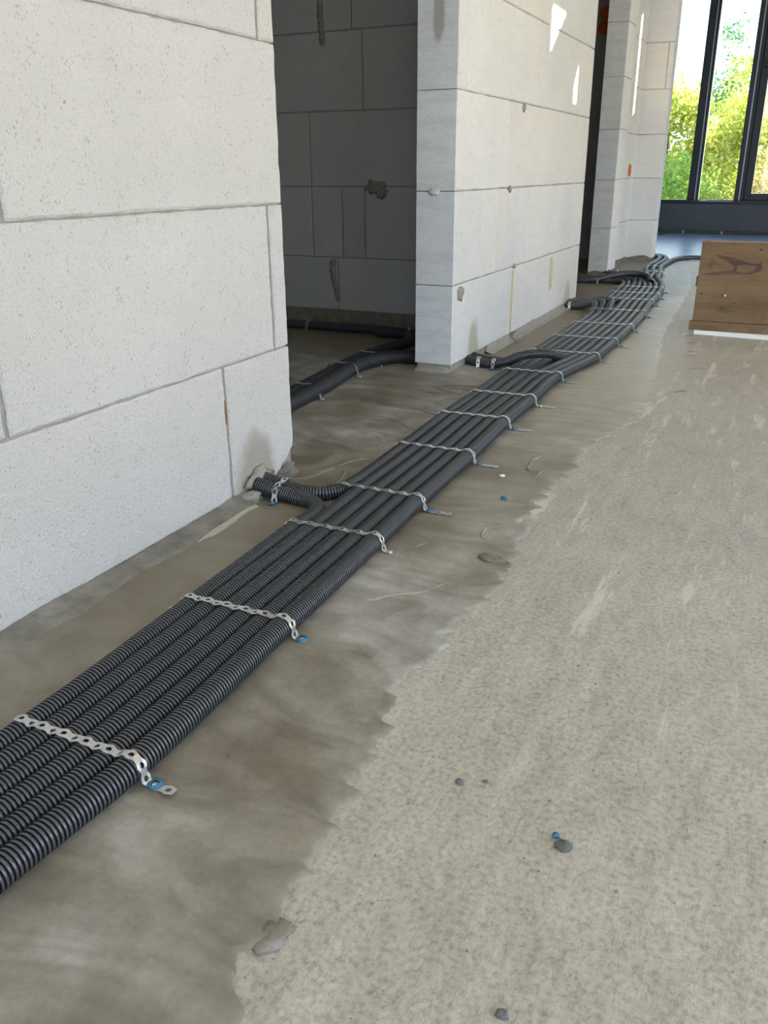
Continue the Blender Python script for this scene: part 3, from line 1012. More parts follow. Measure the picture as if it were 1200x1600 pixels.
def corrugated(name, pts, R, mat, parent=None, g=None, segs=20, pitch=PITCH_C, stations=4, soften=True):
    g = g or R * 0.19
    step = 0.0012
    P = spline(pts, step)
    s = np.arange(len(P)) * step
    L = s[-1]
    st = [(0, R), (0.56, R), (0.61, R - g), (0.95, R - g)]
    nr = int(L / pitch)
    u = (np.arange(nr)[:, None] * pitch + np.array([a for a, _ in st])[None] * pitch).ravel()
    rad = np.tile([r for _, r in st], nr)
    C = np.stack([np.interp(u, s, P[:, k]) for k in range(3)], 1)
    k = 13                                  # smooth the line so rings stay square to the run
    ker = np.ones(k) / k
    P = np.stack([np.convolve(np.pad(P[:, a], (k // 2, k // 2), 'reflect', reflect_type='odd'), ker, 'valid') for a in range(3)], 1)
    C = np.stack([np.interp(u, s, P[:, k]) for k in range(3)], 1)
    TP = np.gradient(P, axis=0)
    TP = np.stack([np.convolve(np.pad(TP[:, a], (k // 2, k // 2), 'edge'), ker, 'valid') for a in range(3)], 1)
    T = np.stack([np.interp(u, s, TP[:, a]) for a in range(3)], 1)
    T /= np.linalg.norm(T, axis=1)[:, None] + 1e-12
    # the ribs flatten out where the run is drawn tight farther along
    far = np.clip((C[:, 1] - 2.45) / 0.7, 0, 1) if soften else np.zeros(len(C))
    rad = R - (R - rad) * (1 - 0.9 * far)
    up = np.array([0, 0, 1.0])
    A = np.cross(T, up); A /= np.linalg.norm(A, axis=1)[:, None] + 1e-12
    B = np.cross(A, T)
    ph = np.linspace(0, 2 * np.pi, segs, endpoint=False)
    V = C[:, None] + rad[:, None, None] * (A[:, None] * np.cos(ph)[None, :, None] + B[:, None] * np.sin(ph)[None, :, None])
    n = len(u)
    i = np.arange(n - 1)[:, None] * segs + np.arange(segs)[None]
    j = np.arange(n - 1)[:, None] * segs + (np.arange(segs)[None] + 1) % segs
    q = np.stack([i, j, j + segs, i + segs], -1).reshape(-1, 4)
    o = quadmesh(name, V.reshape(-1, 3), q, mat, parent=parent)
    o.data.materials.append(m_groove_shade)       # shade between the ribs is put into a black groove colour
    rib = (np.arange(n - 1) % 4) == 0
    o.data.materials.append(m_groove_far)
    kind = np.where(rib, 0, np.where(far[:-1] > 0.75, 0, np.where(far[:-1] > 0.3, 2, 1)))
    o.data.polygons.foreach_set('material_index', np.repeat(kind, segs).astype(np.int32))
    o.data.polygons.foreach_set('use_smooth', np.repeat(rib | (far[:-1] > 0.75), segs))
    return o


R = 0.0136
RB = 0.0150
SY = [-1.0, 0.34, 0.50, 0.79, 1.08, 1.26, 1.53, 1.80, 2.02, 2.30, 2.60, 2.87, 3.17, 3.53, 3.80, 4.00, 4.36, 4.50]
SX = [-0.540, -0.520, -0.510, -0.520, -0.530, -0.537, -0.542, -0.552, -0.553, -0.557, -0.517, -0.514, -0.515, -0.527,
      -0.545, -0.550, -0.573, -0.592]
DN, DF = 0.0284, 0.0275


def xr(y):
    return float(np.interp(y, SY, SX))


def run(slot_a, slot_b, y0, y1, ys=None):
    """centre line along the bundle; slot changes from a to b between y 2.3 and 2.6"""
    out = []
    for y in [v for v in SY if y0 <= v <= y1] + ([y1] if y1 not in SY else []) + ([y0] if y0 not in SY else []):
        s, d = (slot_a, DN) if y <= 2.31 else (slot_b, DF)
        r = RB if s == 0 else R
        wob = 0.0010 * nz(y, s * 3.3, 0, 2.0, 2)
        out.append((xr(y) - d * s - (0.0012 if s > 0 else 0) + wob, y, r + 0.0005))
    return sorted(out, key=lambda p: p[1])


Z3 = {0: [(-0.600, 4.53, R), (-0.640, 4.70, R + .004), (-0.663, 4.86, R), (-0.672, 5.0, R), (-0.700, 5.17, R), (-0.722, 5.41, R),
          (-0.720, 5.70, R), (-0.700, 5.93, R), (-0.640, 6.03, R), (-0.30, 6.05, R), (0.6, 6.06, R)],
      1: [(-0.630, 4.53, R), (-0.680, 4.70, R + .004), (-0.698, 4.86, R), (-0.708, 5.0, R), (-0.738, 5.17, R), (-0.762, 5.41, R),
          (-0.760, 5.72, R), (-0.775, 5.95, R), (-0.83, 6.085, R), (-0.95, 6.11, R), (-1.5, 6.12, R)],
      2: [(-0.660, 4.53, R), (-0.718, 4.70, R + .004), (-0.733, 4.86, R), (-0.745, 5.0, R), (-0.777, 5.17, R), (-0.800, 5.41, R),
          (-0.796, 5.62, R), (-0.802, 5.80, R), (-0.83, 6.01, R), (-0.90, 6.05, R), (-1.4, 6.06, R)]}


def join(a, b):
    return a + b


G = 'corrugated conduits running in the floor bundle'
tag(corrugated('conduit', join(run(0, 0, -0.2, 4.36), Z3[0]), RB, m_pipe),
    'outermost right corrugated conduit of the bundle, turning right before the box', 'conduit', G)
tag(corrugated('conduit', join(run(1, 1, -0.2, 4.36), Z3[1]), R, m_pipe),
    'second corrugated conduit from the right edge of the floor bundle', 'conduit', G)
tag(corrugated('conduit', join(run(2, 2, -0.2, 4.36), Z3[2]), R, m_pipe),
    'third corrugated conduit from the right edge of the floor bundle', 'conduit', G)

# slots 3,4 -> 4,5 up to the far doorway; slot 5 near leaves into the near wall
c3 = run(3, 4, -0.2, 4.36) + [(-0.705, 4.52, R), (-0.722, 4.72, R), (-0.745, 4.86, R + .004), (-0.80, 4.905, R), (-0.89, 4.935, R + .004), (-0.965, 4.99, R)]
tag(corrugated('conduit', c3, R, m_pipe),
    'fourth conduit from the right of the bundle, turning left at the far stub pier', 'conduit', G)
c4 = run(4, 5, -0.2, 3.53)
c4 += [(xr(3.6) - DF * 5, 3.585, 0.030), (-0.672, 3.635, 0.043), (-0.72, 3.675, 0.042), (-0.78, 3.69, 0.028), (-0.88, 3.70, 0.022)]
tag(corrugated('conduit', c4, R, m_pipe),
    'fifth conduit from the right of the bundle, humping over to the pier wall', 'conduit', G)
near5 = run(5, 5, -0.2, 1.09) + [(-0.671, 1.125, R), (-0.678, 1.165, R), (-0.705, 1.192, R), (-0.745, 1.200, R), (-0.79, 1.200, R + .006), (-0.86, 1.208, R + .016)]
tag(corrugated('conduit', near5, R, m_pipe),
    'leftmost foreground conduit bending left into the damp hole in the near wall', 'conduit', G)
c5 = [(-0.86, 1.240, R + .014), (-0.80, 1.233, R + .006), (-0.745, 1.228, R), (-0.71, 1.236, R), (-0.688, 1.262, R), (-0.681, 1.31, R)] + run(5, 6, 1.53, 3.53)
c5 += [(-0.697, 3.575, 0.026), (-0.703, 3.615, 0.040), (-0.735, 3.648, 0.040), (-0.79, 3.665, 0.024), (-0.88, 3.675, 0.020)]
tag(corrugated('conduit', c5, R, m_pipe),
    'conduit coming out of the near wall hole and joining the bundle as its left edge', 'conduit', G)

GB = 'conduit bends leaving the pier wall'
arch = [(-0.885, 2.440, R + .004), (-0.84, 2.418, R + .002), (-0.79, 2.402, R), (-0.745, 2.403, 0.022), (-0.700, 2.420, 0.041),
        (-0.655, 2.442, 0.0475), (-0.622, 2.475, 0.043), (-0.603, 2.530, 0.024)] + run(0, 3, 2.60, 4.0)
arch = [p for p in arch] + [(xr(4.36) - DF * 3, 4.36, R), (-0.678, 4.50, R), (-0.735, 4.66, R + .006), (-0.765, 4.80, R + .004), (-0.80, 4.86, R), (-0.90, 4.885, R + .004), (-0.965, 4.93, R)]
tag(corrugated('conduit', arch, R, m_pipe),
    'conduit arching out of the pier wall over the bundle into its middle', 'conduit', GB)
low = [(-0.885, 2.490, R + .004), (-0.83, 2.462, R), (-0.775, 2.450, R), (-0.738, 2.470, R), (-0.717, 2.52, R)] + run(0, 7, 2.60, 3.53)
low += [(-0.724, 3.565, 0.024), (-0.732, 3.598, 0.036), (-0.765, 3.622, 0.030), (-0.81, 3.635, R + .002), (-0.88, 3.65, R + .004)]
tag(corrugated('conduit', low, R, m_pipe),
    'low conduit from the pier wall becoming the left edge beyond the arch', 'conduit', GB)
# three that re-emerge and run on to the second doorway
for q, (s, lab) in enumerate(((5, 'nearest'), (6, 'middle'), (7, 'farthest'))):
    yy = 3.84 - 0.03 * q
    p = [(-0.90, 3.775 - 0.02 * q, R + .004), (-0.80 + 0.02 * (2 - q), yy - 0.03, R), (xr(3.9) - DF * s - .012, yy, R + .002)]
    p += [(xr(v) - DF * s, v, R) for v in (3.95, 4.10, 4.36)]
    if s == 7:
        p += [(-0.778, 4.48, R), (-0.80, 4.555, R), (-0.87, 4.585, R), (-1.00, 4.60, R), (-1.9, 4.62, R)]
    else:
        x = xr(4.36) - DF * s
        p += [(x - 0.012, 4.46, R), (x - 0.05, 4.575 + 0.04 * (7 - s), R), (x - 0.12, 4.60 + 0.045 * (7 - s), R), (-1.02, 4.60 + 0.05 * (7 - s), R), (-1.9, 4.62 + 0.05 * (7 - s), R)]
    tag(corrugated('conduit', p, R, m_pipe, segs=12),
        'conduit at the bundle left edge by the second doorway, %s to the pier' % {'nearest': 'third farthest out', 'middle': 'between two others', 'farthest': 'closest'}[lab],
        'conduit', 'conduits turning into the second doorway')
# the arch into the second doorway
p = [(-1.9, 4.56, R), (-1.02, 4.545, R), (-0.93, 4.56, 0.022), (-0.87, 4.60, 0.036), (-0.80, 4.65, 0.046), (-0.73, 4.66, 0.046), (-0.675, 4.61, 0.036), (-0.650, 4.52, R + .008)]
tag(corrugated('conduit', p, R + 0.002, m_hose, segs=12),
    'thick dark conduit arching from the second doorway over the bundle', 'conduit')

# conduits in the dark room
tag(corrugated('conduit', [(-1.075, 0.6, .022), (-1.078, 1.75, .022), (-1.095, 1.98, .022), (-1.118, 2.14, .022), (-1.112, 2.27, .022), (-1.07, 2.345, .022), (-0.970, 2.37, .022)],
               0.021, m_dark, segs=14, stations=4), 'dark room conduit nearest the doorway, curving to the pier', 'conduit', 'conduits on the dark room floor')
tag(corrugated('conduit', [(-1.130, 0.6, .018), (-1.135, 1.80, .018), (-1.155, 2.05, .018), (-1.172, 2.28, .018), (-1.160, 2.47, .018), (-1.145, 2.62, .018), (-1.20, 2.72, .018), (-1.32, 2.735, .018)],
               0.017, m_dark, segs=14, stations=4), 'slimmer dark room conduit on the far side of the pair', 'conduit', 'conduits on the dark room floor')
tag(corrugated('conduit', [(-2.9, 2.765, .0165), (-1.75, 2.77, .0165), (-1.45, 2.776, .0165), (-1.20, 2.768, .0165), (-1.02, 2.74, .0165)],
               0.0155, m_dark, segs=12, stations=4), 'conduit lying along the back wall of the dark room', 'conduit', 'conduits on the dark room floor')
# far room
tag(corrugated('conduit', [(-1.18, YW - .07, R + .001), (-0.7, YW - .06, R + .001), (0.0, YW - .05, R + .001), (1.2, YW - .05, R + .001)], R, m_dark, stations=4, segs=10, pitch=0.008),
    'conduit along the foot of the dark parapet under the windows', 'conduit')
tag(corrugated('conduit', [(-1.9, 8.30, R), (-1.35, 8.28, R), (-1.17, 8.33, R), (-1.135, 8.40, R + .004), (-1.19, 8.46, 0.035), (-1.33, 8.50, 0.065), (-1.6, 8.50, 0.10), (-1.9, 8.50, .12)],
               R * 0.9, m_pipe, stations=4, segs=10, pitch=0.008), 'looped conduit beside the end column in the far room', 'conduit')


# ------------------------------------------------------------------ perforated straps
def strap_band(path, w=0.0063, neck=0.0043, unit=0.0150, hole=0.0028, th=0.0009, phase=0.0, taper_end=True):
    """path: polyline points (x,z) in the strap's plane, walked with arc length. Returns verts/faces (u along path, t across)."""
    P = np.array(path, float)
    s = np.concatenate([[0], np.cumsum(np.linalg.norm(np.diff(P, axis=0), axis=1))])
    L = s[-1]
    nu = int(L / unit)
    V, F = [], []

    def at(u):
        u = min(max(u, 0), L)
        x = np.interp(u, s, P[:, 0]); z = np.interp(u, s, P[:, 1])
        d = 0.001
        x1 = np.interp(min(u + d, L), s, P[:, 0]); z1 = np.interp(min(u + d, L), s, P[:, 1])
        x0 = np.interp(max(u - d, 0), s, P[:, 0]); z0 = np.interp(max(u - d, 0), s, P[:, 1])
        t = np.array([x1 - x0, z1 - z0]); t /= np.linalg.norm(t) + 1e-9
        return x, z, -t[1], t[0]

    def half(u):                            # scalloped outline
        c = math.cos(2 * math.pi * u / unit)
        return (w + neck) / 2 + (w - neck) / 2 * c
    for k in range(nu):
        uc = (k + 0.5) * unit
        us = [-unit / 2, -unit * 0.33, -unit * 0.15, 0, unit * 0.15, unit * 0.33, unit / 2]
        top = [(a, half(a)) for a in us]
        bot = [(a, -half(a)) for a in us[::-1]]
        ring = top + [(unit / 2, 0)] + bot + [(-unit / 2, 0)]
        inner = []
        for (a, b) in ring:
            an = math.atan2(b, a)
            inner.append((hole * 1.15 * math.cos(an), hole * math.sin(an)))
        m = len(ring)
        base = len(V)
        for layer in (1, 0):
            for (a, b) in ring + inner:
                x, z, nx, nz_ = at(uc + a)
                V.append((x + nx * th * layer, b, z + nz_ * th * layer))
        for i in range(m):
            j = (i + 1) % m
            F.append((base + i, base + j, base + m + j, base + m + i))
            b2 = base + 2 * m
            F.append((b2 + j, b2 + i, b2 + m + i, b2 + m + j))
            F.append((base + j, base + i, b2 + i, b2 + j))
            F.append((base + m + i, base + m + j, b2 + m + j, b2 + m + i))
    return V, F


def place_frame(V, org, ax):
    """V in strap frame (along, across, up) -> world with along axis ax (unit 2d)"""
    ax = np.array(ax, float); ax /= np.linalg.norm(ax)
    cr = np.array([-ax[1], ax[0]])
    return [(org[0] + a * ax[0] + b * cr[0], org[1] + a * ax[1] + b * cr[1], c) for a, b, c in V]


def nail(parent, x, y, z, blue=True, s=1.0):
    o = blob('nail_head', (x, y, z + 0.0012), (0.0046 * s, 0.0046 * s, 0.0022), m_steel, parent, 1, 0.1, rings=6, segs=10)
    if blue:
        v, f = [], []
        n = 12
        for r_, zz in ((0.0036, z + .0005), (0.0062, z + .0004), (0.0068, z + .0022), (0.0050, z + .0034), (0.0036, z + .003)):
            for i in range(n):
                a = 2 * math.pi * i / n
                rr = r_ * s * (1.35 if 0.5 < a < 2.4 else 1)
                v.append((x - 0.0015 + rr * math.cos(a), y + rr * math.sin(a), zz))
        for k2 in range(4):
            for i in range(n):
                j = (i + 1) % n
                f.append((k2 * n + i, k2 * n + j, (k2 + 1) * n + j, (k2 + 1) * n + i))
        mesh('washer', v, f, m_blue, parent, smooth=True)
    return o


def bundle_strap(y, nslots, label, blue=True, tail=0.030, skew=0.0, left_blue=False):
    d = DN if y <= 2.31 else DF
    xs = [xr(y) - d * s - (0.0012 if s > 0 else 0) for s in range(nslots)][::-1]
    path = []
    e = 0.0012
    xl = xs[0]
    path += [(xl - R - 0.022, 0.0025), (xl - R - 0.006, 0.0026), (xl - R - 0.0015, 0.006), (xl - R - e, R)]
    for a in (150, 120, 90):
        path.append((xl + (R + e) * math.cos(math.radians(a)), R + (R + e) * math.sin(math.radians(a)) + .0005))
    for i in range(1, nslots):
        r = RB if i == nslots - 1 else R
        xm = (xs[i - 1] + xs[i]) / 2
        path.append((xm, 2 * R - 0.0012))
        if i < nslots - 1:
            path.append((xs[i] - 0.004, 2 * r + e)); path.append((xs[i] + 0.004, 2 * r + e))
    xe = xs[-1]
    for a in (110, 85, 60, 35, 10, -10):
        path.append((xe + (RB + e) * math.cos(math.radians(a)), RB + (RB + e) * math.sin(math.radians(a)) + .0005))
    path += [(xe + RB + 0.003, 0.0060), (xe + RB + 0.0065, 0.0028), (xe + RB + 0.012, 0.0024), (xe + RB + 0.012 + tail, 0.0026 + 0.002 * random.random())]
    V, F = strap_band(path)
    yc = y
    W = [(a, yc + b + skew * (a - xe), c) for a, b, c in V]
    root = empty('perforated_strap', (xe, y, 0))
    tag(root, label, 'strap', 'perforated steel straps across the conduit bundle')
    mesh('band', W, F, m_steel, root)
    nail(root, xe + RB + 0.0135, yc + skew * (RB + .0135), 0.0028, blue)
    if left_blue:
        nail(root, xl - R - 0.013, yc + skew * (xl - R - .013 - xe), 0.0028, True)
    return root


random.seed(3)
names = ['first strap from the camera across the bundle, with a blue washer at its tail',
         'second strap from the camera across the bundle, bright blue washer at its bend',
         'third strap from the camera, just before the first wall hole, no blue washer',
         'fourth strap from the camera, where the conduit from the near wall joins',
         'fifth strap from the camera across six conduits, past the near wall bends',
         'sixth strap from the camera across the six conduits, beside the open doorway',
         'seventh strap from the camera, second before the arching conduit',
         'eighth strap from the camera, last one before the arching conduit',
         'ninth strap from the camera, just beyond the arching conduit',
         'tenth strap from the camera, over eight conduits beside the pier wall',
         'eleventh strap from the camera, over eight conduits beside the pier wall',
         'twelfth strap from the camera, where three conduits hump to the pier wall',
         'thirteenth strap from the camera, just past the three humped conduits',
         'fourteenth strap from the camera, two before the second doorway conduits',
         'fifteenth strap from the camera, last one before the second doorway conduits']
ys = [0.497, 0.793, 1.078, 1.262, 1.535, 1.803, 2.025, 2.305, 2.610, 2.880, 3.180, 3.530, 3.86, 4.08, 4.30]
for i, y in enumerate(ys):
    bundle_strap(y, 6 if y < 2.4 else 8, names[i], blue=(i not in (2, 6)), tail=(0.026, 0.024, 0.024, 0.048, 0.044, 0.044, 0.044, 0.044, 0.044, .044, .044, .044, .044, .044, .044)[i],
                 skew=random.uniform(-0.02, 0.03), left_blue=(i == 2))


def small_strap(org, ax, xs, r, label, blue=True, tail=0.010, lead=0.008, cat_group='short straps on the conduit bends'):
    """short strap over pipes at offsets xs along axis ax from org"""
    path = [(xs[0] - r - lead - 0.004, 0.0026), (xs[0] - r - 0.004, 0.003), (xs[0] - r - 0.0012, r)]
    for i, x in enumerate(xs):
        rr = r + 0.0012
        for a in (140, 90, 40) if len(xs) == 1 else ((140, 90) if i == 0 else ((90, 40) if i == len(xs) - 1 else (90,))):
            path.append((x + rr * math.cos(math.radians(a)), r + rr * math.sin(math.radians(a)) + .0005))
        if i < len(xs) - 1: path.append(((x + xs[i + 1]) / 2, 2 * r - 0.001))
    x = xs[-1]
    path += [(x + r + 0.0012, r), (x + r + 0.004, 0.003), (x + r + 0.004 + tail, 0.0026)]
    V, F = strap_band(path)
    root = empty('perforated_strap', (org[0], org[1], 0))
    tag(root, label, 'strap', cat_group)
    mesh('band', place_frame(V, org, ax), F, m_steel, root)
    a = np.array(ax, float) / np.linalg.norm(ax)
    nx_ = x + r + 0.010
    nail(root, org[0] + a[0] * nx_, org[1] + a[1] * nx_, 0.0028, blue)
    return root


small_strap((-0.783, 1.234), (0.10, -1), [0.0, 0.031], R + 0.002, 'short strap with a blue washer over the two conduits at the near wall hole', True, 0.012)
small_strap((-0.822, 2.410), (0.15, -1), [0.0], R + 0.001, 'short strap on the arching conduit, closest to the pier wall', False, 0.012)
small_strap((-0.770, 2.400), (0.0, -1), [0.0], R + 0.001, 'short strap with a blue washer where the arching conduit starts to rise', True, 0.012)
small_strap((-0.845, 3.64), (0.1, -1), [0.0], R + 0.002, 'short strap on the conduit end at the far foot of the pier wall', False, 0.008)
small_strap((-0.92, 4.725), (0, -1), [0.0, 0.05, 0.12, 0.165], R + 0.002, 'short strap across the conduits entering the second doorway', False, 0.008)
small_strap((-0.90, 4.955), (0.1, -1), [0.0], R + 0.003, 'short strap on the farther conduit beside the stub pier', False, 0.008)
small_strap((-0.885, 4.895), (0.1, -1), [0.0], R + 0.003, 'short strap on the nearer conduit beside the stub pier', False, 0.008)
small_strap((-0.735, 5.01), (1, 0), [-0.010, 0.027, 0.063], R, 'short strap on the three conduits beyond the stub pier, nearer one', False, 0.02)
small_strap((-0.795, 5.30), (1, 0), [0.002, 0.040, 0.079], R, 'short strap on the three conduits beyond the stub pier, farther one', False, 0.02)
small_strap((-0.56, 6.045), (0, -1), [0.0], R, 'small strap on the conduit leading to the wooden box', False, 0.01)
# dark room straps
small_strap((-1.142, 1.86), (1, 0.05), [0.006, 0.055], 0.020, 'strap on the dark room conduit pair, nearest the block wall edge', False, 0.014, cat_group='straps in the dark room')
small_strap((-1.172, 2.13), (1, 0.05), [0.006, 0.057], 0.020, 'middle strap on the dark room conduit pair', False, 0.010, cat_group='straps in the dark room')
small_strap((-1.180, 2.31), (1, -0.25), [0.006, 0.062], 0.020, 'farthest strap on the dark room conduit pair', False, 0.010, cat_group='straps in the dark room')
small_strap((-1.620, 2.771), (0, -1), [0.0], 0.0165, 'left strap on the conduit along the dark room back wall', False, 0.006, cat_group='straps in the dark room')
small_strap((-1.205, 2.768), (0, -1), [0.0], 0.0165, 'right strap on the conduit along the dark room back wall', False, 0.006, cat_group='straps in the dark room')
small_strap((-0.985, YW - .0650), (0, -1), [0.0], R, 'left strap on the conduit under the windows', False, 0.004, cat_group='straps under the windows')
small_strap((-0.655, YW - .0585), (0, -1), [0.0], R, 'right strap on the conduit under the windows', False, 0.004, cat_group='straps under the windows')


# ------------------------------------------------------------------ wooden box
def wood(name, c1, c2, c3):
    m, n, l, b, out = new_mat(name)
    pos = geo_pos(n)
    warp = n.new('ShaderNodeTexNoise'); warp.inputs['Scale'].default_value = 5; warp.inputs['Detail'].default_value = 3
    l.new(mapping(n, l, pos, (1, 1, 2)), warp.inputs['Vector'])
    g = node_noise(n, l, mapping(n, l, pos, (3.5, 3.5, 42)), 1.0, 6, 0.65)
    f = math_n(n, l, 'MULTIPLY_ADD', warp.outputs['Fac'], 0.5, math_n(n, l, 'MULTIPLY', g, 0.5))
    col = ramp(n, l, f, [(0.34, c1), (0.5, c2), (0.66, c3)])
    dirt = node_noise(n, l, mapping(n, l, pos, (12, 12, 22), (4, 0, 1)), 1.0, 5, 0.7)
    col = mix(n, l, 1.0, col, ramp(n, l, dirt, [(0.30, (0.62, 0.60, 0.58)), (0.44, (1, 1, 1))]), 'MULTIPLY')
    l.new(col, b.inputs['Base Color'])
    b.inputs['Roughness'].default_value = 0.75
    l.new(bump(n, l, g, 0.3, 0.002), b.inputs['Normal'])
    return m


m_wood = wood('weathered_brown_wood', (0.125, 0.075, 0.036), (0.180, 0.112, 0.055), (0.22, 0.145, 0.075))
m_wood2 = wood('dark_wood_edge', (0.11, 0.07, 0.04), (0.17, 0.11, 0.065), (0.21, 0.14, 0.085))
m_knot = wood('dark_wood_figure', (0.055, 0.03, 0.02), (0.10, 0.055, 0.035), (0.16, 0.10, 0.065))
BX0, BX1, BY = -0.306, 0.36, 3.232
bx = empty('wooden_box', (0.0, BY, 0.016))
tag(bx, 'brown wooden box with a dark forked grain figure at the right edge', 'box')
box('front_panel', BX0, BX1, BY, BY + 0.022, 0.048, 0.3185, m_wood, bx, 0.002)
box('front_board', BX0 + 0.010 - 0.020, BX1 + 0.01, BY - 0.001, BY + 0.022, 0.016, 0.0475, m_wood, bx, 0.002)
box('side_panel', BX0, BX0 + 0.022, BY + 0.022, BY + 0.075, 0.020, 0.317, m_wood2, bx, 0.002)
box('side_panel', BX1 - 0.022, BX1, BY + 0.022, BY + 0.075, 0.020, 0.317, m_wood2, bx, 0.002)
box('back_panel', BX0, BX1, BY + 0.075, BY + 0.095, 0.020, 0.317, m_wood2, bx, 0.002)
box('top_panel', BX0 + 0.022, BX1 - 0.022, BY + 0.022, BY + 0.075, 0.300, 0.316, simple('lit_top_wood', (0.55, 0.47, 0.34), 0.8), bx)  # pale colour carries the daylight on the box top
box('corner_block', BX0 - 0.005, BX0 + 0.0, BY + 0.004, BY + 0.05, 0.168, 0.200, m_knot, bx)
# forked dark figure of the board, a thin layer of the panel face
def decal(name, pts, y, mat, parent, t=0.0006):
    n = len(pts)
    v = [(x, y, z) for x, z in pts] + [(x, y + t, z) for x, z in pts]
    f = [list(range(n))] + [(i, n + i, n + (i + 1) % n, (i + 1) % n) for i in range(n)]
    return mesh(name, v, f, mat, parent)


def bz(px, py):  # place on the panel face measured from its upper left corner (metres)
    return (BX0 + px, 0.3185 - py)


fig = [bz(*p) for p in [(0.050, 0.040), (0.075, 0.045), (0.115, 0.052), (0.16, 0.066), (0.192, 0.068), (0.196, 0.060), (0.204, 0.078),
                        (0.198, 0.092), (0.170, 0.104), (0.120, 0.106), (0.085, 0.1065), (0.055, 0.109), (0.022, 0.111), (-0.0, 0.109), (0.030, 0.105),
                        (0.075, 0.096), (0.108, 0.092), (0.116, 0.082), (0.105, 0.072), (0.085, 0.060), (0.060, 0.052)]]
decal('grain_figure', fig, BY - 0.0004, m_knot, bx)
decal('grain_figure', [bz(*p) for p in [(0.125, 0.075), (0.15, 0.072), (0.185, 0.076), (0.178, 0.092), (0.145, 0.100), (0.122, 0.095)]], BY - 0.0008, m_wood2, bx)
for (a, b, r_) in ((0.190, 0.022, 0.0040), (0.018, 0.176, 0.0035), (0.090, 0.178, 0.004), (0.128, 0.203, 0.0028)):
    x, z = bz(a, b)
    decal('nail_hole', [(x + r_ * math.cos(t_) * 1.3, z + r_ * math.sin(t_)) for t_ in np.linspace(0, 2 * math.pi, 9)[:-1]], BY - 0.0004, m_black, bx)
x, z = bz(0.097, 0.178)
decal('nail_head', [(x + .004 * math.cos(t_), z + .0025 * math.sin(t_)) for t_ in np.linspace(0, 2 * math.pi, 9)[:-1]], BY - 0.0008, m_white, bx)

sheet = empty('foam_sheet', (0.03, BY + 0.06, 0))
tag(sheet, 'white sheet lying on the floor under the wooden box', 'sheet')
v = [(-0.296, BY - 0.002), (0.40, BY - 0.072), (0.40, BY + 0.15), (-0.286, BY + 0.15)]
vv = [(x, y, z) for z in (0.001, 0.0155) for x, y in v]
mesh('sheet_core', vv, [(3, 2, 1, 0), (4, 5, 6, 7), (0, 1, 5, 4), (1, 2, 6, 5), (2, 3, 7, 6), (3, 0, 4, 7)], m_white, sheet)


# ------------------------------------------------------------------ electrical boxes
def wall_ring(c, face, label, r=0.034):
    v, f = [], []
    n = 20
    prof = [(r, 0.0), (r, 0.004), (r * 0.86, 0.005), (r * 0.84, 0.0015), (0.001, 0.001)]
    for (rr, h) in prof:
        for i in range(n):
            a = 2 * math.pi * i / n
            if face == 'x': v.append((c[0] + h, c[1] + rr * math.cos(a), c[2] + rr * math.sin(a)))
            else: v.append((c[0] + rr * math.cos(a), c[1] - h, c[2] + rr * math.sin(a)))
    for k2 in range(4):
        for i in range(n):
            j = (i + 1) % n
            f.append((k2 * n + i, k2 * n + j, (k2 + 1) * n + j, (k2 + 1) * n + i))
    return tag(mesh('wall_socket_box', v, f, m_orange), label, 'socket box', 'orange plastic wall boxes')


wall_ring((-1.268, 5.849, 1.425), 'y', 'upper of the two orange round wall boxes in the second doorway', 0.040)
wall_ring((-1.274, 5.849, 1.347), 'y', 'lower of the two orange round wall boxes in the second doorway', 0.040)
wall_ring((-1.011, 5.66, 0.545), 'x', 'single orange round wall box on the recessed strip', 0.036)

# ------------------------------------------------------------------ debris
def debris(name, c, r, mat, label, cat, seed, amp=0.5, f=1.6):
    return tag(blob(name, c, r, mat, None, seed, amp, f=f, rings=8, segs=12), label, cat)


debris('mortar_lump', (-0.352, 1.121, 0.003), (0.022, 0.011, 0.006), m_mortar, 'flat grey mortar lump at the ragged coat edge', 'lump', 1, 0.8)
debris('mortar_lump', (-0.288, 0.402, 0.000), (0.012, 0.017, 0.004), m_skim, 'damp mortar lump at the coat edge nearest the camera', 'lump', 2, 0.7)
debris('stone', (-0.106, 0.588, 0.001), (0.0075, 0.006, 0.0045), m_stone, 'dark grey stone in the middle of the pale floor', 'stone', 3)
tag(blob('plastic_scrap', (-0.115, 0.596, 0.002), (0.0035, 0.003, 0.0025), m_blue, None, 4, 0.4), 'blue plastic scrap touching the dark stone', 'scrap')
debris('stone', (-0.219, 0.629, 0.000), (0.0035, 0.0035, 0.003), m_stone, 'small stone on pale floor, left of a smaller one', 'stone', 5)
debris('stone', (-0.196, 0.640, 0.000), (0.0026, 0.0022, 0.002), m_stone, 'tiny stone right of the small stone on the pale floor', 'stone', 6)
debris('stone', (-0.106, 0.412, 0.000), (0.0045, 0.0035, 0.0025), m_stone, 'small dark stone at the bottom edge of the picture', 'stone', 8)
tag(blob('plastic_scrap', (-0.412, 1.374, 0.004), (0.006, 0.0045, 0.003), m_blue, None, 6, 0.3), 'lone blue plastic cap on the grey coat', 'scrap')
debris('mortar_lump', (-0.452, 1.49, 0.003), (0.006, 0.005, 0.002), m_white, 'pale crumb beside the conduits near the fifth strap', 'lump', 9)
debris('stone', (-0.445, 0.565, 0.003), (0.0022, 0.0022, 0.0015), m_stone, 'tiny dark crumb beside the first strap', 'stone', 10)
random.seed(5)
V, F, bcount = [], [], 0
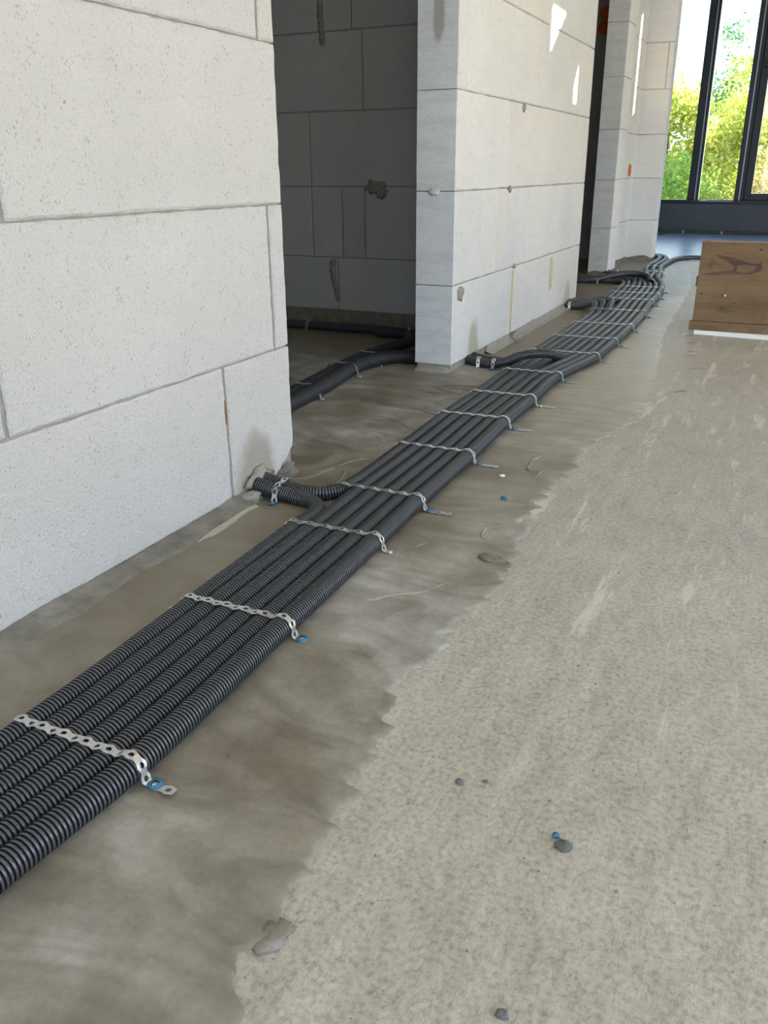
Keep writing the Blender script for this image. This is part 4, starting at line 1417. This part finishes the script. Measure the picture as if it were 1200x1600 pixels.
for i in range(160):                       # loose grit nobody would count
    x = random.uniform(-0.28, 0.10); y = random.uniform(0.3, 2.2) ** 1.0
    if random.random() < 0.4: x = random.uniform(-0.82, -0.70); y = random.uniform(0.6, 1.2)
    r_ = random.uniform(0.0006, 0.0016)
    p = [(x + r_ * random.uniform(.6, 1.3) * math.cos(a), y + r_ * random.uniform(.6, 1.3) * math.sin(a), 0.0008) for a in (0, 1.6, 3.1, 4.7)]
    p.append((x, y, 0.0012 + r_))
    V += p; F += [(bcount, bcount + 1, bcount + 4), (bcount + 1, bcount + 2, bcount + 4), (bcount + 2, bcount + 3, bcount + 4), (bcount + 3, bcount, bcount + 4), (bcount + 3, bcount + 2, bcount + 1, bcount)]
    bcount += 5
tag(mesh('loose_grit', V, F, m_stone), 'loose grit scattered over the concrete floor', 'grit', kind='stuff')


# ------------------------------------------------------------------ outside
tag(mesh('ground', [(-60, YW + 0.3, -3), (60, YW + 0.3, -3), (60, 120, -3), (-60, 120, -3)], [(0, 1, 2, 3)], m_lawn, loc=(0, 20, -3)), kind='structure')
leafs = [leaf_mat('leaves_yellow_green', (0.32, 0.40, 0.05), (0.58, 0.57, 0.15)),
         leaf_mat('leaves_bright_green', (0.14, 0.30, 0.06), (0.36, 0.46, 0.10)),
         leaf_mat('leaves_blue_green', (0.10, 0.24, 0.14), (0.24, 0.36, 0.20)),
         leaf_mat('leaves_orange_tinge', (0.42, 0.36, 0.09), (0.60, 0.48, 0.22))]
RNG = np.random.default_rng(11)


def tree(x, y, ztop, rx, ry, mat, n, label, leaf=0.11, zbot=-2.6):
    root = empty('tree', (x, y, -3.0))
    tag(root, label, 'tree', 'trees beyond the far windows')
    h = ztop - zbot
    # cluster centres over an uneven crown
    nc = 46
    d = RNG.normal(size=(nc, 3)); d /= np.linalg.norm(d, axis=1)[:, None]
    rr = RNG.uniform(0.55, 1.0, nc)[:, None]
    cc = np.array([x, y, zbot + h * 0.55]) + d * rr * np.array([rx, ry, h * 0.45])
    pick = RNG.integers(0, nc, n)
    c = cc[pick] + RNG.normal(size=(n, 3)) * np.array([0.20, 0.20, 0.17])
    a = RNG.normal(size=(n, 3)); a /= np.linalg.norm(a, axis=1)[:, None]
    b = np.cross(a, RNG.normal(size=(n, 3))); b /= np.linalg.norm(b, axis=1)[:, None]
    s = RNG.uniform(0.6, 1.2, n)[:, None] * leaf
    v = np.stack([c - a * s * 0.5, c + b * s * 0.3, c + a * s * 0.5, c - b * s * 0.3], 1).reshape(-1, 3)
    q = np.arange(n * 4).reshape(-1, 4)
    o = quadmesh('foliage', v, q, mat, parent=root, smooth=False); o['kind'] = 'stuff'
    seg = 8; tv = []
    for k2, zz in enumerate(np.linspace(-3.02, ztop - h * 0.25, 6)):
        r_ = 0.16 * (1 - k2 / 7)
        for i in range(seg):
            an = 2 * math.pi * i / seg
            tv.append((x + r_ * math.cos(an) + 0.05 * math.sin(k2), y + r_ * math.sin(an), zz))
    tf = [(k2 * seg + i, k2 * seg + (i + 1) % seg, (k2 + 1) * seg + (i + 1) % seg, (k2 + 1) * seg + i) for k2 in range(5) for i in range(seg)]
    mesh('trunk', tv, tf, m_bark, root, smooth=True)


tree(-4.55, 20.4, 2.6, 0.80, 0.8, leafs[1], 7000, 'green tree mostly hidden behind the end column')
tree(-2.85, 20.2, 2.65, 0.82, 0.8, leafs[0], 11000, 'yellow-green leafy tree behind the left pane beside the column')
tree(-1.15, 20.0, 2.55, 0.82, 0.8, leafs[0], 11000, 'bright yellow tree filling the middle pane')
tree(0.55, 20.2, 2.75, 0.80, 0.8, leafs[1], 9000, 'green tree behind the right pane with the handle')
tree(-3.6, 17.4, 0.85, 0.75, 0.7, leafs[3], 6000, 'low orange-tinged tree near the window, left behind the column', zbot=-2.8)
tree(-2.0, 17.2, 0.75, 0.75, 0.7, leafs[1], 7000, 'lower green tree between the left and middle panes', zbot=-2.8)
tree(-0.4, 17.3, 0.85, 0.75, 0.7, leafs[3], 7000, 'low orange-tinged tree at the bottom of the right pane', zbot=-2.8)
tree(-2.35, 26.5, 3.95, 0.60, 0.6, leafs[2], 6000, 'small blue-green treetop rising above the others')
tree(-3.95, 23.6, 2.85, 0.80, 0.8, leafs[1], 7000, 'green tree standing farther back behind the left pane')
tree(-2.10, 23.4, 2.90, 0.85, 0.8, leafs[0], 8000, 'pale yellow tree farther back between the mullions')
tree(-0.25, 23.6, 3.10, 0.80, 0.8, leafs[3], 7000, 'pale orange-green tree farther back behind the second mullion')
